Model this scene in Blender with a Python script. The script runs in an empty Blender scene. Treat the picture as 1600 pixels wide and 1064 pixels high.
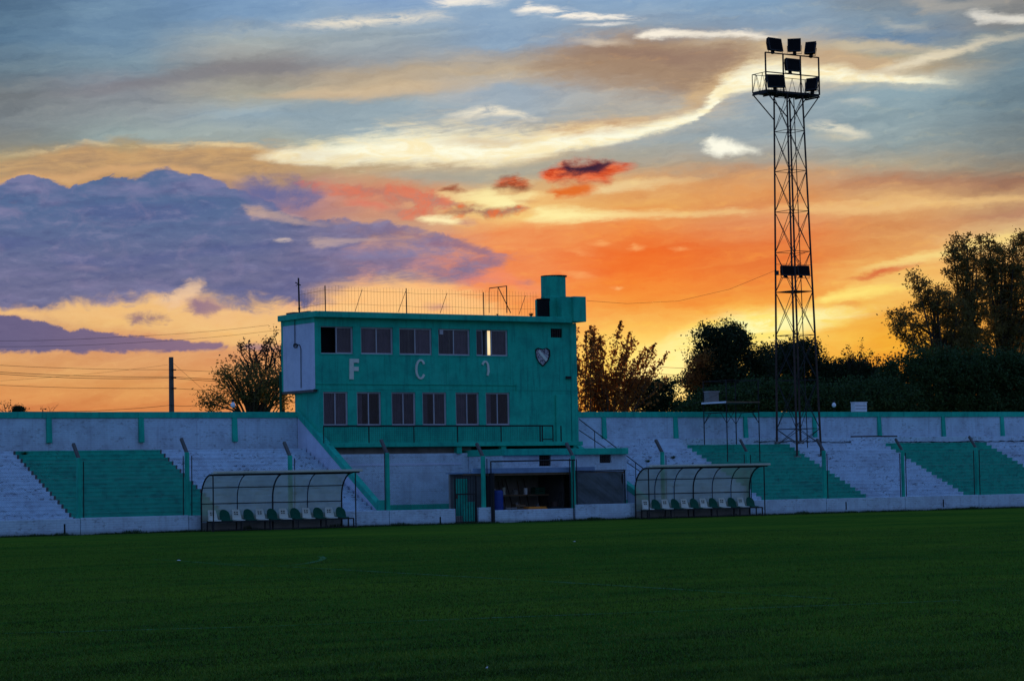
import bpy, bmesh, math, random
import numpy as np
from mathutils import Vector, Matrix, Quaternion, noise as mnoise
random.seed(7); rng = np.random.default_rng(7)
scene = bpy.context.scene
C = scene.collection

# ---------------------------------------------------------------- camera
F = 3930.0; EYE = 1.65
PITCH = math.radians(3.18); ROLL = math.radians(1.03)
fwd = Vector((0, math.cos(PITCH), math.sin(PITCH)))
r0 = Vector((1, 0, 0)); u0_ = r0.cross(fwd)
rgt = r0*math.cos(ROLL) - u0_*math.sin(ROLL)
upv = u0_*math.cos(ROLL) + r0*math.sin(ROLL)
cd = bpy.data.cameras.new('camera'); cam = bpy.data.objects.new('camera', cd); C.objects.link(cam)
M = Matrix((rgt, upv, -fwd)).transposed().to_4x4(); M.translation = Vector((0, 0, EYE))
cam.matrix_world = M
cd.sensor_width = 36; cd.lens = F/1600*36; cd.clip_start = 0.5; cd.clip_end = 6000
scene.camera = cam

def ray(x, y):
    return fwd + rgt*((x-800)/F) - upv*((y-532)/F)

# ---------------------------------------------------------------- colour
def lin(c):
    return c/12.92 if c <= 0.04045 else ((c+0.055)/1.055)**2.4
def srgb(r, g, b):
    return (lin(r/255), lin(g/255), lin(b/255), 1.0)

scene.view_settings.view_transform = 'Standard'
scene.view_settings.look = 'None'
scene.view_settings.gamma = 1.0
scene.view_settings.exposure = 0.0
scene.view_settings.use_curve_mapping = False
scene.cycles.max_bounces = 4
scene.cycles.transparent_max_bounces = 16
scene.cycles.sample_clamp_indirect = 4.0

# ---------------------------------------------------------------- node expression helper
class NT:
    def __init__(s, tree): s.t = tree; s.n = tree.nodes; s.l = tree.links
    def new(s, typ, **kw):
        n = s.n.new(typ)
        for k, v in kw.items(): setattr(n, k, v)
        return n
    def put(s, sock, val):
        if isinstance(val, bpy.types.NodeSocket): s.l.new(val, sock)
        elif val is not None: sock.default_value = val
    def m(s, op, a, b=None, c=None, clamp=False):
        n = s.new('ShaderNodeMath', operation=op, use_clamp=clamp)
        s.put(n.inputs[0], a)
        if b is not None: s.put(n.inputs[1], b)
        if c is not None: s.put(n.inputs[2], c)
        return n.outputs[0]
    def ss(s, x, e0, e1):                       # smoothstep
        n = s.new('ShaderNodeMapRange', interpolation_type='SMOOTHSTEP')
        s.put(n.inputs[0], x); s.put(n.inputs[1], e0); s.put(n.inputs[2], e1)
        return n.outputs[0]
    def mix(s, f, a, b, mode='MIX'):
        n = s.new('ShaderNodeMix', data_type='RGBA', blend_type=mode)
        s.put(n.inputs[0], f); s.put(n.inputs[6], a); s.put(n.inputs[7], b)
        return n.outputs[2]
    def noise(s, vec, scale=1.0, detail=3.0, rough=0.55, dist=0.0):
        n = s.new('ShaderNodeTexNoise')
        s.put(n.inputs['Vector'], vec); n.inputs['Scale'].default_value = scale
        n.inputs['Detail'].default_value = detail; n.inputs['Roughness'].default_value = rough
        n.inputs['Distortion'].default_value = dist
        return n.outputs['Fac']
    def comb(s, x, y, z=0.0):
        n = s.new('ShaderNodeCombineXYZ')
        s.put(n.inputs[0], x); s.put(n.inputs[1], y); s.put(n.inputs[2], z)
        return n.outputs[0]
    def ramp(s, fac, stops, interp='LINEAR'):
        n = s.new('ShaderNodeValToRGB'); cr = n.color_ramp; cr.interpolation = interp
        cr.elements[0].position = stops[0][0]; cr.elements[0].color = stops[0][1]
        cr.elements[1].position = stops[-1][0]; cr.elements[1].color = stops[-1][1]
        for p, c in stops[1:-1]:
            e = cr.elements.new(p); e.color = c
        s.put(n.inputs[0], fac)
        return n.outputs[0]
    def sep(s, col):
        n = s.new('ShaderNodeSeparateColor'); s.l.new(col, n.inputs[0]); return n.outputs

# ---------------------------------------------------------------- sky (sunset clouds by azimuth and elevation)
DEG = 68.59                                     # sky units per degree
def sky_xy(x, y):
    d = ray(x, y).normalized()
    return 800 + math.degrees(math.atan2(d.x, d.y))*DEG, 750 - math.degrees(math.asin(d.z))*DEG
SUN_AZ = math.atan2(ray(1062, 600).x, ray(1062, 600).y)
SUN_EL = math.radians(2.1)
w = bpy.data.worlds.new('World'); scene.world = w; w.use_nodes = True
T = NT(w.node_tree); T.n.clear()
tc = T.new('ShaderNodeTexCoord').outputs['Generated']
sx = T.new('ShaderNodeSeparateXYZ'); T.l.new(tc, sx.inputs[0])
dx, dy, dz = sx.outputs
az = T.m('MULTIPLY', T.m('ARCTAN2', dx, dy), 180/math.pi)
el = T.m('MULTIPLY', T.m('ARCSINE', dz), 180/math.pi)
SX0 = T.m('MULTIPLY_ADD', az, DEG, 800.0)
SY0 = T.m('MULTIPLY_ADD', el, -DEG, 750.0)
# domain warp
nv = T.comb(T.m('MULTIPLY', SX0, 1/150), T.m('MULTIPLY', SY0, 1/55), 0.0)
wn = T.new('ShaderNodeTexNoise'); T.l.new(nv, wn.inputs['Vector']); wn.inputs['Scale'].default_value = 1.0; wn.inputs['Detail'].default_value = 5; wn.inputs['Roughness'].default_value = 0.6
wr, wg, wb = T.sep(wn.outputs['Color'])[:3]
SX = T.m('MULTIPLY_ADD', T.m('SUBTRACT', wr, 0.5), 90.0, SX0)
SY = T.m('MULTIPLY_ADD', T.m('SUBTRACT', wg, 0.5), 40.0, SY0)
SXs = T.m('MULTIPLY_ADD', T.m('SUBTRACT', wr, 0.5), 34.0, SX0)
SYs = T.m('MULTIPLY_ADD', T.m('SUBTRACT', wg, 0.5), 15.0, SY0)
wn2 = T.new('ShaderNodeTexNoise'); T.l.new(T.comb(T.m('MULTIPLY', SX0, 1/42), T.m('MULTIPLY_ADD', SX0, .004, T.m('MULTIPLY', SY0, 1/15)), 2.2), wn2.inputs['Vector']); wn2.inputs['Scale'].default_value = 1.0; wn2.inputs['Detail'].default_value = 7; wn2.inputs['Roughness'].default_value = 0.68
vr, vg, vb_ = T.sep(wn2.outputs['Color'])[:3]
SXs = T.m('MULTIPLY_ADD', T.m('SUBTRACT', vr, 0.5), 46.0, SXs)
SYs = T.m('MULTIPLY_ADD', T.m('SUBTRACT', vg, 0.5), 15.0, SYs)
SX = T.m('MULTIPLY_ADD', T.m('SUBTRACT', vr, 0.5), 60.0, SX)
SY = T.m('MULTIPLY_ADD', T.m('SUBTRACT', vg, 0.5), 22.0, SY)
nf = T.comb(T.m('MULTIPLY', SX0, 1/60), T.m('MULTIPLY', SY0, 1/16), 3.3)
fine = T.noise(nf, 1.0, 7, 0.68, 0.6)            # wispy streak noise
tilt = T.m('MULTIPLY_ADD', SX0, 0.10, SY0)
fib = T.noise(T.comb(T.m('MULTIPLY', SX0, 1/95), T.m('MULTIPLY', tilt, 1/7.5), 5.9), 1.0, 5, 0.7, 0.5)
edge_n = T.m('MULTIPLY_ADD', fib, 0.45, T.m('MULTIPLY', fine, 0.55))
nb = T.comb(T.m('MULTIPLY', SX0, 1/48), T.m('MULTIPLY', SY0, 1/34), 7.7)
bil = T.noise(nb, 1.0, 6, 0.62, 0.5)             # billow noise
vor = T.new('ShaderNodeTexVoronoi', feature='SMOOTH_F1'); vor.inputs['Scale'].default_value = 1.0; vor.inputs['Smoothness'].default_value = .35
T.l.new(T.comb(T.m('MULTIPLY_ADD', T.m('SUBTRACT', fine, .5), .8, T.m('MULTIPLY', SX0, 1/62)), T.m('MULTIPLY_ADD', T.m('SUBTRACT', bil, .5), .8, T.m('MULTIPLY', SY0, 1/48)), 0.0), vor.inputs['Vector'])
puff = T.m('SUBTRACT', 1.0, T.m('MULTIPLY', vor.outputs['Distance'], 1.1))

COLS = {
 0:   [(0,(80,108,135)),(60,(90,120,146)),(110,(100,120,135)),(150,(116,122,126)),(190,(122,130,135)),(225,(140,140,132)),(245,(172,155,120)),(275,(176,148,112)),(300,(200,155,110)),(380,(150,120,140)),(480,(190,150,130)),(545,(216,154,104)),(575,(220,160,100)),(610,(222,150,88)),(650,(212,128,76))],
 200: [(0,(105,136,166)),(60,(112,142,168)),(105,(122,145,160)),(135,(128,132,142)),(170,(138,145,150)),(215,(146,162,162)),(232,(175,155,120)),(265,(184,148,104)),(300,(205,150,105)),(400,(150,120,150)),(495,(242,195,120)),(530,(218,156,112)),(560,(220,158,104)),(600,(222,156,92)),(650,(216,132,74))],
 400: [(0,(122,155,190)),(30,(125,156,188)),(60,(158,168,170)),(105,(142,138,136)),(145,(168,165,150)),(180,(148,168,180)),(225,(156,165,160)),(240,(208,165,112)),(265,(180,145,112)),(300,(150,125,140)),(400,(150,125,160)),(480,(235,180,140)),(520,(248,200,125)),(550,(222,156,106)),(590,(226,154,94)),(650,(224,140,78))],
 600: [(0,(135,165,200)),(50,(150,165,175)),(95,(150,158,165)),(115,(175,160,140)),(140,(196,175,145)),(165,(150,168,178)),(205,(152,170,178)),(230,(205,198,165)),(265,(190,165,130)),(300,(212,135,105)),(350,(200,155,130)),(410,(170,130,145)),(450,(240,160,115)),(480,(255,200,130)),(560,(245,185,110)),(650,(240,150,75))],
 800: [(0,(138,166,195)),(70,(140,165,190)),(90,(165,160,155)),(115,(192,175,150)),(140,(160,175,188)),(190,(158,170,178)),(212,(175,162,140)),(250,(215,185,140)),(275,(180,165,140)),(310,(240,190,120)),(335,(245,200,125)),(365,(240,150,90)),(420,(240,135,80)),(480,(250,160,85)),(560,(252,170,80)),(650,(245,140,60))],
 1000:[(0,(135,165,196)),(45,(145,160,175)),(70,(168,142,120)),(100,(160,132,112)),(125,(170,152,135)),(150,(170,165,158)),(185,(172,172,165)),(220,(160,170,172)),(260,(180,160,135)),(290,(225,165,105)),(320,(228,160,90)),(350,(236,140,74)),(395,(240,112,44)),(430,(244,122,48)),(480,(246,148,60)),(530,(255,215,110)),(590,(255,225,100)),(650,(255,170,50))],
 1200:[(0,(128,160,190)),(45,(140,160,180)),(70,(195,175,145)),(95,(185,160,130)),(150,(150,165,175)),(215,(150,165,172)),(255,(170,162,148)),(275,(200,150,108)),(305,(222,148,88)),(340,(226,150,98)),(385,(230,122,62)),(440,(238,132,58)),(485,(250,175,75)),(520,(255,215,110)),(560,(252,190,80)),(650,(245,150,50))],
 1400:[(0,(128,140,150)),(35,(122,145,165)),(60,(112,140,168)),(85,(175,168,145)),(105,(188,168,135)),(128,(195,195,180)),(150,(135,160,172)),(225,(145,160,162)),(260,(165,155,135)),(285,(186,136,104)),(315,(228,180,120)),(350,(214,145,90)),(400,(232,160,88)),(445,(248,200,110)),(480,(240,172,75)),(530,(245,175,55)),(590,(238,150,45)),(650,(230,140,40))],
 1600:[(0,(118,122,125)),(35,(135,136,136)),(65,(120,138,148)),(110,(112,135,148)),(165,(112,132,142)),(230,(122,130,130)),(262,(145,132,115)),(285,(160,118,96)),(312,(200,160,115)),(335,(185,135,105)),(370,(238,205,142)),(420,(242,180,105)),(480,(250,175,80)),(560,(240,150,60)),(650,(230,130,45))],
}
Y0, YR = -40.0, 740.0                            # ramp domain in sky y
yf = T.m('DIVIDE', T.m('SUBTRACT', SY, Y0), YR, clamp=True)
col = None
keys = sorted(COLS)
for i, k in enumerate(keys):
    stops = []
    for y, c in COLS[k]:
        stops.append((min(max((sky_xy(k, y)[1]-Y0)/YR, 0), 1), srgb(*c)))
    c_ = T.ramp(yf, stops)
    if col is None: col = c_
    else: col = T.mix(T.ss(SX, float(keys[i-1]), float(k)), col, c_)
# beyond the photographed width the sunset band slowly gives way to blue dusk
def ridge(col, pts, colour, noise_amp=0.0, up=1.0, dn=1.0, noise_src=None, fine_gate=None, coords=None, soft=1.0, strength=1.0):
    """pts: (x, y, half width, strength) in photo pixels -> directions"""
    X_, Y_ = coords or (SXs, SYs)
    P = [(sky_xy(x, y)[0], sky_xy(x, y)[1], hw, s) for x, y, hw, s in pts]
    xa, xb = P[0][0]-1, P[-1][0]+1
    f = T.m('DIVIDE', T.m('SUBTRACT', X_, xa), xb-xa, clamp=True)
    st = [((p[0]-xa)/(xb-xa), (p[1]/1000, p[2]/100, p[3], 1)) for p in P]
    if st[0][0] > 0: st[0] = (0.0, st[0][1])
    if 20 < pts[0][0]: st[0] = (0.0, st[0][1][:2]+(0.0, 1))
    if pts[-1][0] < 1580: st[-1] = (1.0, st[-1][1][:2]+(0.0, 1))
    else: st[-1] = (1.0, st[-1][1])
    o = T.sep(T.ramp(f, st))
    d = T.m('DIVIDE', T.m('SUBTRACT', Y_, T.m('MULTIPLY', o[0], 1000.0)), T.m('MULTIPLY', o[1], 100.0))
    if up != 1.0 or dn != 1.0:
        d = T.m('MULTIPLY', d, T.m('MULTIPLY_ADD', T.m('GREATER_THAN', d, 0.0), (1/dn-1/up), 1/up))
    if noise_amp: d = T.m('ADD', T.m('ABSOLUTE', d), T.m('MULTIPLY', T.m('SUBTRACT', noise_src or edge_n, 0.5), noise_amp*3.6))
    else: d = T.m('ABSOLUTE', d)
    mk = T.ss(d, 1.0+0.8*soft, 1.0-0.95*soft)
    mk = T.m('MULTIPLY', mk, o[2])
    if fine_gate: mk = T.m('MULTIPLY', mk, T.ss(noise_src or fine, fine_gate[0], fine_gate[1]))
    if strength != 1.0: mk = T.m('MULTIPLY', mk, strength)
    if isinstance(colour, tuple): colour = srgb(*colour)
    return T.mix(T.m('MINIMUM', mk, 1.0), col, colour)
def band(col, pts, colour, edge=8.0, amp=26.0, src=None, soft=1.0, coords=None, puffs=0.0, brk=0.0):
    """pts: (x, ytop, ybottom, strength); edges broken up by billows"""
    X_, Y_ = coords or (SXs, SY0)
    P = [(sky_xy(x, a)[0], sky_xy(x, a)[1], sky_xy(x, b)[1], s) for x, a, b, s in pts]
    xa, xb = P[0][0]-1, P[-1][0]+1
    f = T.m('DIVIDE', T.m('SUBTRACT', X_, xa), xb-xa, clamp=True)
    st = [((p[0]-xa)/(xb-xa), (p[1]/1000, p[2]/1000, p[3], 1)) for p in P]
    st[0] = (0.0, st[0][1]); st[-1] = (1.0, st[-1][1])
    o = T.sep(T.ramp(f, st))
    nn = T.m('MULTIPLY', T.m('SUBTRACT', src or bil, 0.5), amp)
    nt = T.m('MULTIPLY_ADD', T.m('SUBTRACT', puff, 0.5), puffs, T.m('MULTIPLY', nn, .5)) if puffs else nn
    a = T.ss(T.m('ADD', T.m('SUBTRACT', Y_, T.m('MULTIPLY', o[0], 1000.0)), nt), -edge*.5, edge)
    b = T.ss(T.m('ADD', T.m('SUBTRACT', T.m('MULTIPLY', o[1], 1000.0), Y_), nn), -edge*soft, edge*soft)
    mk = T.m('MULTIPLY', T.m('MULTIPLY', a, b), o[2])
    if brk: mk = T.m('MULTIPLY', T.ss(T.m('MULTIPLY_ADD', T.m('SUBTRACT', brk_n, 0.5), brk, mk), .26, .74), T.ss(mk, 0.0, .12))
    if isinstance(colour, tuple): colour = srgb(*colour)
    return T.mix(mk, col, colour)

brk_v = T.comb(T.m('MULTIPLY', SXs, 1/85), T.m('MULTIPLY', SYs, 1/30), 21.0)
brk_n = T.noise(brk_v, 1.0, 7, 0.62, 0.0)
brk_v2 = T.comb(T.m('MULTIPLY', SXs, 1/85), T.m('MULTIPLY_ADD', SYs, 1/30, -0.22), 21.0)
relief = T.m('SUBTRACT', brk_n, T.noise(brk_v2, 1.0, 7, 0.62, 0.0))
# slow streaks and fine texture over the whole sky
st_n = T.noise(T.comb(T.m('MULTIPLY', SX, 1/230), T.m('MULTIPLY_ADD', SX0, .004, T.m('MULTIPLY', SY, 1/28)), 1.1), 1.0, 6, 0.6, 0.6)
col = T.mix(T.m('MULTIPLY', T.ss(st_n, 0.46, 0.68), 0.22), col, (1.0, 0.93, 0.8, 1), 'SOFT_LIGHT')
col = T.mix(T.m('MULTIPLY', T.ss(st_n, 0.52, 0.34), 0.16), col, (0.12, 0.13, 0.16, 1), 'SOFT_LIGHT')
# --- blue zone wisps, bands
col = ridge(col, [(60,152,6,0),(180,140,8,.55),(330,112,11,.7),(450,102,12,.6),(620,98,6,0)], (128,126,132), .5)
col = ridge(col, [(380,150,4,0),(470,147,7,.8),(540,146,9,.9),(640,140,8,.7),(760,130,8,.3),(840,120,4,0)], (205,182,150), .6)
col = ridge(col, [(420,40,5,0),(520,38,7,.9),(560,36,8,1),(600,31,8,.9),(680,24,9,.6),(720,30,5,0)], (238,228,208), 1.2, noise_src=fine, fine_gate=(.36,.6))
col = ridge(col, [(660,3,4,0),(700,3,7,1),(760,2,6,.7),(800,-2,8,1)], (245,238,225), 1.0, fine_gate=(.3,.5))
col = ridge(col, [(800,20,4,.3),(830,14,7,1),(880,21,7,1),(920,25,5,1),(975,28,4,.8),(1010,32,3,0)], (250,242,228), 1.2, fine_gate=(.34,.52))
col = ridge(col, [(890,42,2,0),(950,40,3,.9),(1000,39,2,0)], (232,228,220), .6)
col = ridge(col, [(680,190,5,0),(730,178,8,.8),(760,172,8,1),(800,176,6,1),(830,184,5,.5),(850,190,3,0)], (242,232,208), .9, fine_gate=(.3,.55))
col = ridge(col, [(740,196,3,0),(780,200,6,.6),(830,200,4,0)], (232,220,190), .8)
# --- brown cloud and its bright rim
col = ridge(col, [(800,105,14,.2),(880,104,24,.7),(960,102,30,.85),(1040,112,34,.9),(1090,128,34,.95),(1130,105,30,.9),(1170,85,18,.8),(1215,75,8,0)], (162,134,110), .5, coords=(SX, SY))
col = ridge(col, [(880,84,6,0),(960,80,9,.6),(1040,92,10,.7),(1130,88,14,.6),(1190,75,6,0)], (146,118,104), .8, coords=(SX, SY))
col = ridge(col, [(1050,185,8,0),(1080,160,16,.7),(1110,138,14,.7),(1150,112,12,.6),(1190,90,8,0)], (196,158,112), .5)
col = ridge(col, [(790,222,4,0),(850,214,10,.95),(910,205,13,1),(960,197,11,.9),(1010,190,8,.5),(1070,178,6,.2),(1090,170,4,0)], (202,148,88), .4)
col = ridge(col, [(985,60,2,0),(1010,56,5,1),(1040,52,5,1),(1085,55,4,.8),(1130,55,4,.8),(1160,55,5,.9),(1200,60,4,.6),(1230,66,3,0)], (248,238,220), .7)
col = ridge(col, [(880,64,4,0),(930,66,6,.7),(960,68,5,.5),(990,68,4,0)], (222,205,182), .9)
# left tan bank with a creamy top
col = band(col, [(-200,262,300,0),(0,247,296,.7),(70,238,290,.9),(130,224,285,1),(200,232,285,.9),(290,229,285,1),(390,231,285,1),(440,244,282,.8),(500,262,280,0)], T.mix(T.ss(edge_n,.38,.62), srgb(172,140,108), srgb(200,160,112)), 12, 30, soft=3)
col = ridge(col, [(0,243,4,.3),(70,236,4,.5),(130,221,4,.6),(200,232,3,.4),(280,229,4,.8),(330,227,4,1),(400,230,4,.8),(430,240,4,0)], (236,206,152), 1.3, fine_gate=(.36,.60), strength=.8)
# the big cream band
cream = T.mix(T.ss(fine, .35, .62), srgb(252,236,190), srgb(255,253,226))
col = ridge(col, [(560,236,20,0),(620,226,34,.5),(700,226,36,.5),(780,224,34,.5),(860,216,28,.5),(940,204,22,.5),(1010,190,20,.5),(1080,170,22,.5),(1110,150,24,.6),(1150,126,28,.6),(1200,112,28,.6),(1280,112,20,.5),(1360,118,14,.4),(1450,122,10,0)], (226,200,160), 1.2, coords=(SX, SY), strength=.7)
col = ridge(col, [(390,248,4,0),(440,247,12,.8),(500,246,17,.95),(560,241,24,1),(620,238,27,1),(700,238,28,1),(780,238,26,1),(840,232,22,1),(890,226,17,1),(940,215,14,1),(1000,206,10,1),(1050,195,9,1),(1085,185,9,1),(1104,170,10,1),(1117,150,13,1),(1140,136,17,1),(1175,125,22,1),(1230,118,17,1),(1290,119,13,1),(1350,123,9,.95),(1420,128,6,.9),(1500,132,3,0)], cream, .8, up=1.15, dn=.7, soft=.8)
col = ridge(col, [(430,262,6,0),(480,244,9,.35),(530,243,8,.3),(600,250,4,0)], (200,178,150), 1.0)
col = ridge(col, [(660,222,4,0),(740,222,8,.55),(800,224,6,.5),(860,214,4,0)], (205,176,138), .8)
# arms to the right
col = ridge(col, [(1210,80,8,0),(1270,88,14,.8),(1330,98,16,.8),(1385,102,12,.7),(1440,92,6,0)], (200,170,135), .6, coords=(SX, SY))
col = ridge(col, [(1340,120,4,0),(1390,108,8,.9),(1440,92,8,1),(1490,80,7,.9),(1540,68,6,.7),(1600,55,4,.3)], (224,212,185), .8)
col = ridge(col, [(1260,70,5,.2),(1330,74,8,.8),(1400,70,8,.8),(1470,80,5,.3),(1520,80,4,0)], (205,190,160), .9)
col = ridge(col, [(1400,-4,8,0),(1440,8,10,.8),(1500,12,9,.6),(1560,4,8,.5),(1620,0,5,.2)], (172,168,160), 1.1)
col = ridge(col, [(1505,22,3,0),(1530,27,9,.9),(1560,28,7,.9),(1600,31,6,1),(1660,33,4,0)], (222,218,208), .8)
col = ridge(col, [(1360,28,5,0),(1400,42,7,.6),(1440,45,6,.4),(1470,50,4,0)], (180,182,176), 1.0)
col = ridge(col, [(1255,190,3,0),(1290,197,7,.95),(1330,205,8,.9),(1365,212,4,0)], (226,220,198), .8, fine_gate=(.3,.5))
col = ridge(col, [(1260,213,4,0),(1300,213,6,.5),(1370,214,4,0)], (205,195,170), .9)
col = ridge(col, [(1300,160,3,0),(1340,160,5,.6),(1380,164,3,0)], (190,195,190), .9)
col = ridge(col, [(1096,229,5,0),(1112,228,11,1),(1140,234,12,1),(1165,235,9,.9),(1190,240,4,0)], (255,252,232), .8, noise_src=bil)
# grey-olive below the cream band
col = ridge(col, [(560,270,3,0),(650,275,10,.8),(760,275,12,.8),(860,262,12,.85),(940,246,14,.8),(1040,236,14,.4),(1120,230,8,0)], (168,166,152), .3)
# --- big violet cloud
violet = T.mix(T.ss(SY0, 300.0, 470.0), srgb(86,108,148), srgb(110,110,144))
violet = T.mix(T.ss(SX0, 330.0, 720.0), violet, srgb(138,116,142))
soft_n = T.noise(T.comb(T.m('MULTIPLY', SX0, 1/170), T.m('MULTIPLY_ADD', SX0, .0006, T.m('MULTIPLY', SY0, 1/42)), 12.4), 1.0, 4, 0.5, 0.0)
violet = T.mix(T.m('MULTIPLY', T.ss(soft_n, .50, .68), .55), violet, srgb(134,128,166))
violet = T.mix(T.m('MULTIPLY', T.ss(soft_n, .50, .34), .45), violet, srgb(82,92,142))
violet = T.mix(T.m('MULTIPLY', T.ss(bil, .50, .68), .22), violet, srgb(150,136,168))
violet = T.mix(T.m('MULTIPLY', T.ss(relief, .0, .20), .38), violet, srgb(140,138,172))
violet = T.mix(T.m('MULTIPLY', T.ss(relief, .0, -.18), .45), violet, srgb(76,86,130))
col = ridge(col, [(-60,296,6,.4),(40,276,7,.8),(110,280,6,.8),(170,266,6,.8),(240,262,6,.8),(300,268,6,.8),(380,282,6,.5),(420,285,6,0)], (214,168,118), .6)
col = band(col, [(-700,330,480,0),(-200,300,480,.9),(0,285,478,1),(40,276,480,1),(70,278,482,1),(105,288,482,1),(140,281,480,1),(165,268,477,1),(215,265,474,1),(262,268,466,1),(300,276,462,1),(345,282,470,1),(385,290,482,1),(425,315,484,1),(460,336,478,1),(500,338,478,.85),(560,342,470,.66),(620,350,464,.58),(680,362,458,.55),(730,374,452,.52),(780,384,444,.42),(850,396,434,0)], violet, 9, 50, soft=2.4, puffs=22, brk=1.5)
col = ridge(col, [(360,290,6,0),(395,300,16,.95),(430,305,20,1),(465,304,18,.95),(490,303,12,.7),(510,303,5,0)], (106,108,152), .9, noise_src=bil)
# openings and glows in it
col = ridge(col, [(370,320,4,0),(395,332,8,.75),(430,338,6,.6),(470,345,5,.5),(520,350,3,0)], (205,170,150), 1.0)
col = ridge(col, [(426,377,2,0),(436,377,3,.4),(446,376,3,.45),(456,377,2,0)], (246,218,190), 1.0)
col = ridge(col, [(480,375,6,0),(495,380,10,.7),(520,378,5,.6),(560,374,4,.5),(600,372,3,0)], (196,168,160), 1.2)
col = ridge(col, [(90,420,5,0),(130,415,6,.5),(170,422,4,0)], (150,138,165), 1.0)
# lower violet layer
low = T.mix(T.ss(SX0, 0.0, 380.0), srgb(106,98,132), srgb(142,112,132))
col = ridge(col, [(-60,490,8,.9),(20,487,7,1),(60,492,9,.8),(120,490,15,.9),(180,490,18,1),(260,486,22,1),(330,478,18,.6),(380,500,24,.9),(430,505,26,.8),(480,510,18,.3),(520,500,10,0)], (240,190,126), .9, noise_src=bil)
col = ridge(col, [(230,465,6,0),(270,470,12,.8),(300,455,14,.8),(312,448,10,.7),(325,440,6,0)], (240,200,160), 1.2, noise_src=bil)
col = band(col, [(-500,500,560,0),(-60,500,548,1),(0,492,549,1),(60,500,549,1),(110,513,550,1),(160,516,549,1),(220,523,549,1),(270,530,547,1),(330,536,546,.9),(380,534,548,.75),(430,532,550,.5),(470,540,548,0)], low, 9, 30, soft=1.3, brk=1.0)
col = ridge(col, [(188,497,3,0),(210,498,9,.85),(235,498,9,.9),(255,498,6,.7),(270,495,3,0)], (138,108,125), 1.4, noise_src=bil)
col = ridge(col, [(285,474,4,0),(310,480,10,.9),(340,480,9,.8),(365,478,5,0)], (140,112,138), 1.2, noise_src=bil)
# salmon underside along the roof fence
col = ridge(col, [(470,455,8,0),(520,470,22,.8),(560,468,24,1),(620,462,26,1),(690,468,26,1),(740,480,26,.9),(800,500,18,.3),(840,505,10,0)], (255,196,128), .6)
col = ridge(col, [(690,442,4,0),(740,440,9,.6),(780,430,12,.8),(830,450,12,.5),(900,460,8,0)], (244,140,104), .9)
col = ridge(col, [(650,478,3,0),(680,480,5,.6),(710,482,3,0)], (190,135,135), .8)
col = ridge(col, [(690,532,10,0),(740,536,20,.9),(765,536,24,1),(800,534,20,.8),(850,530,10,0)], (255,238,190), .3)
# broken violet puffs right of the big cloud
for P_ in ([(650,380,3,0),(680,378,6,.8),(720,385,7,.8),(760,393,6,.8),(780,398,3,0)],
           [(600,360,3,0),(640,364,6,.6),(690,372,4,0)],
           [(735,407,3,0),(765,410,6,.8),(788,414,3,0)],
           [(800,440,2,0),(820,440,4,.4),(840,440,2,0)]):
    col = ridge(col, P_, (146,112,134), 1.3, noise_src=bil)
# red-edged clouds
rose = T.mix(T.ss(bil, .38, .58), srgb(222,116,90), srgb(168,124,118))
col = ridge(col, [(455,288,3,0),(480,290,6,.8),(510,296,5,.3),(535,300,5,.5),(560,297,8,.7),(590,300,9,.6),(620,308,10,.6),(660,312,11,.8),(690,316,8,.9),(720,319,4,.8),(735,320,2,0)], rose, 2.2, noise_src=bil)
col = ridge(col, [(535,316,3,0),(560,318,6,.6),(600,322,5,.5),(620,325,3,0)], (226,120,100), 1.2)
col = ridge(col, [(590,326,4,0),(630,334,7,.7),(660,332,6,.6),(690,334,3,0)], rose, 1.3, noise_src=bil)
col = ridge(col, [(690,303,5,0),(740,312,12,.8),(770,312,16,.95),(800,318,12,1),(830,310,8,.7),(850,305,4,0)], (255,240,172), .9)
col = ridge(col, [(645,342,3,0),(665,343,5,1),(700,343,6,1),(725,346,4,.5),(745,350,3,0)], (255,236,180), .8)
col = ridge(col, [(810,345,4,0),(845,336,11,1),(890,336,10,1),(940,338,8,.8),(1000,337,6,.5),(1080,332,5,.4),(1160,330,5,.3),(1200,330,4,0)], (255,236,164), .7)
col = ridge(col, [(880,300,3,0),(940,296,6,.9),(980,288,8,.8),(1040,284,6,.6),(1110,282,4,0)], (238,205,148), .9)
col = ridge(col, [(685,297,2,0),(700,296,4,.9),(716,294,5,1),(732,297,2,0)], (160,92,66), .9)
col = ridge(col, [(680,338,3,0),(710,331,7,.8),(740,327,8,.95),(760,333,9,.9),(790,330,7,.9),(815,324,5,.9),(830,325,2,0)], T.mix(T.ss(bil, .42, .58), srgb(228,96,46), srgb(158,106,92)), 1.0, noise_src=bil)
col = ridge(col, [(705,347,2,0),(730,348,4,.7),(750,349,2,0)], (190,118,110), 1.0)
col = ridge(col, [(766,291,3,0),(785,288,9,.95),(810,286,10,1),(825,291,7,.9),(840,294,2,0)], T.mix(T.ss(fine, .4, .62), srgb(136,62,40), srgb(210,96,56)), .8, noise_src=bil)
col = ridge(col, [(850,300,2,0),(868,303,6,1),(890,299,6,1),(920,294,6,.95),(945,293,2,0)], (226,110,42), .8)
col = ridge(col, [(846,273,3,0),(862,272,9,1),(880,270,14,1),(920,267,16,1),(950,266,15,1),(975,262,8,.9),(998,262,3,0)], T.mix(T.ss(fine, .42, .6), srgb(196,66,34), srgb(236,110,66)), .6, noise_src=bil, soft=.7)
col = ridge(col, [(870,266,3,0),(882,265,8,1),(900,265,10,1),(925,262,9,1),(948,257,7,.9),(962,254,3,0)], (58,36,56), .7, noise_src=bil, soft=.8)
col = ridge(col, [(800,312,2,0),(830,315,4,.5),(850,314,2,0)], (205,118,62), .9)
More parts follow.
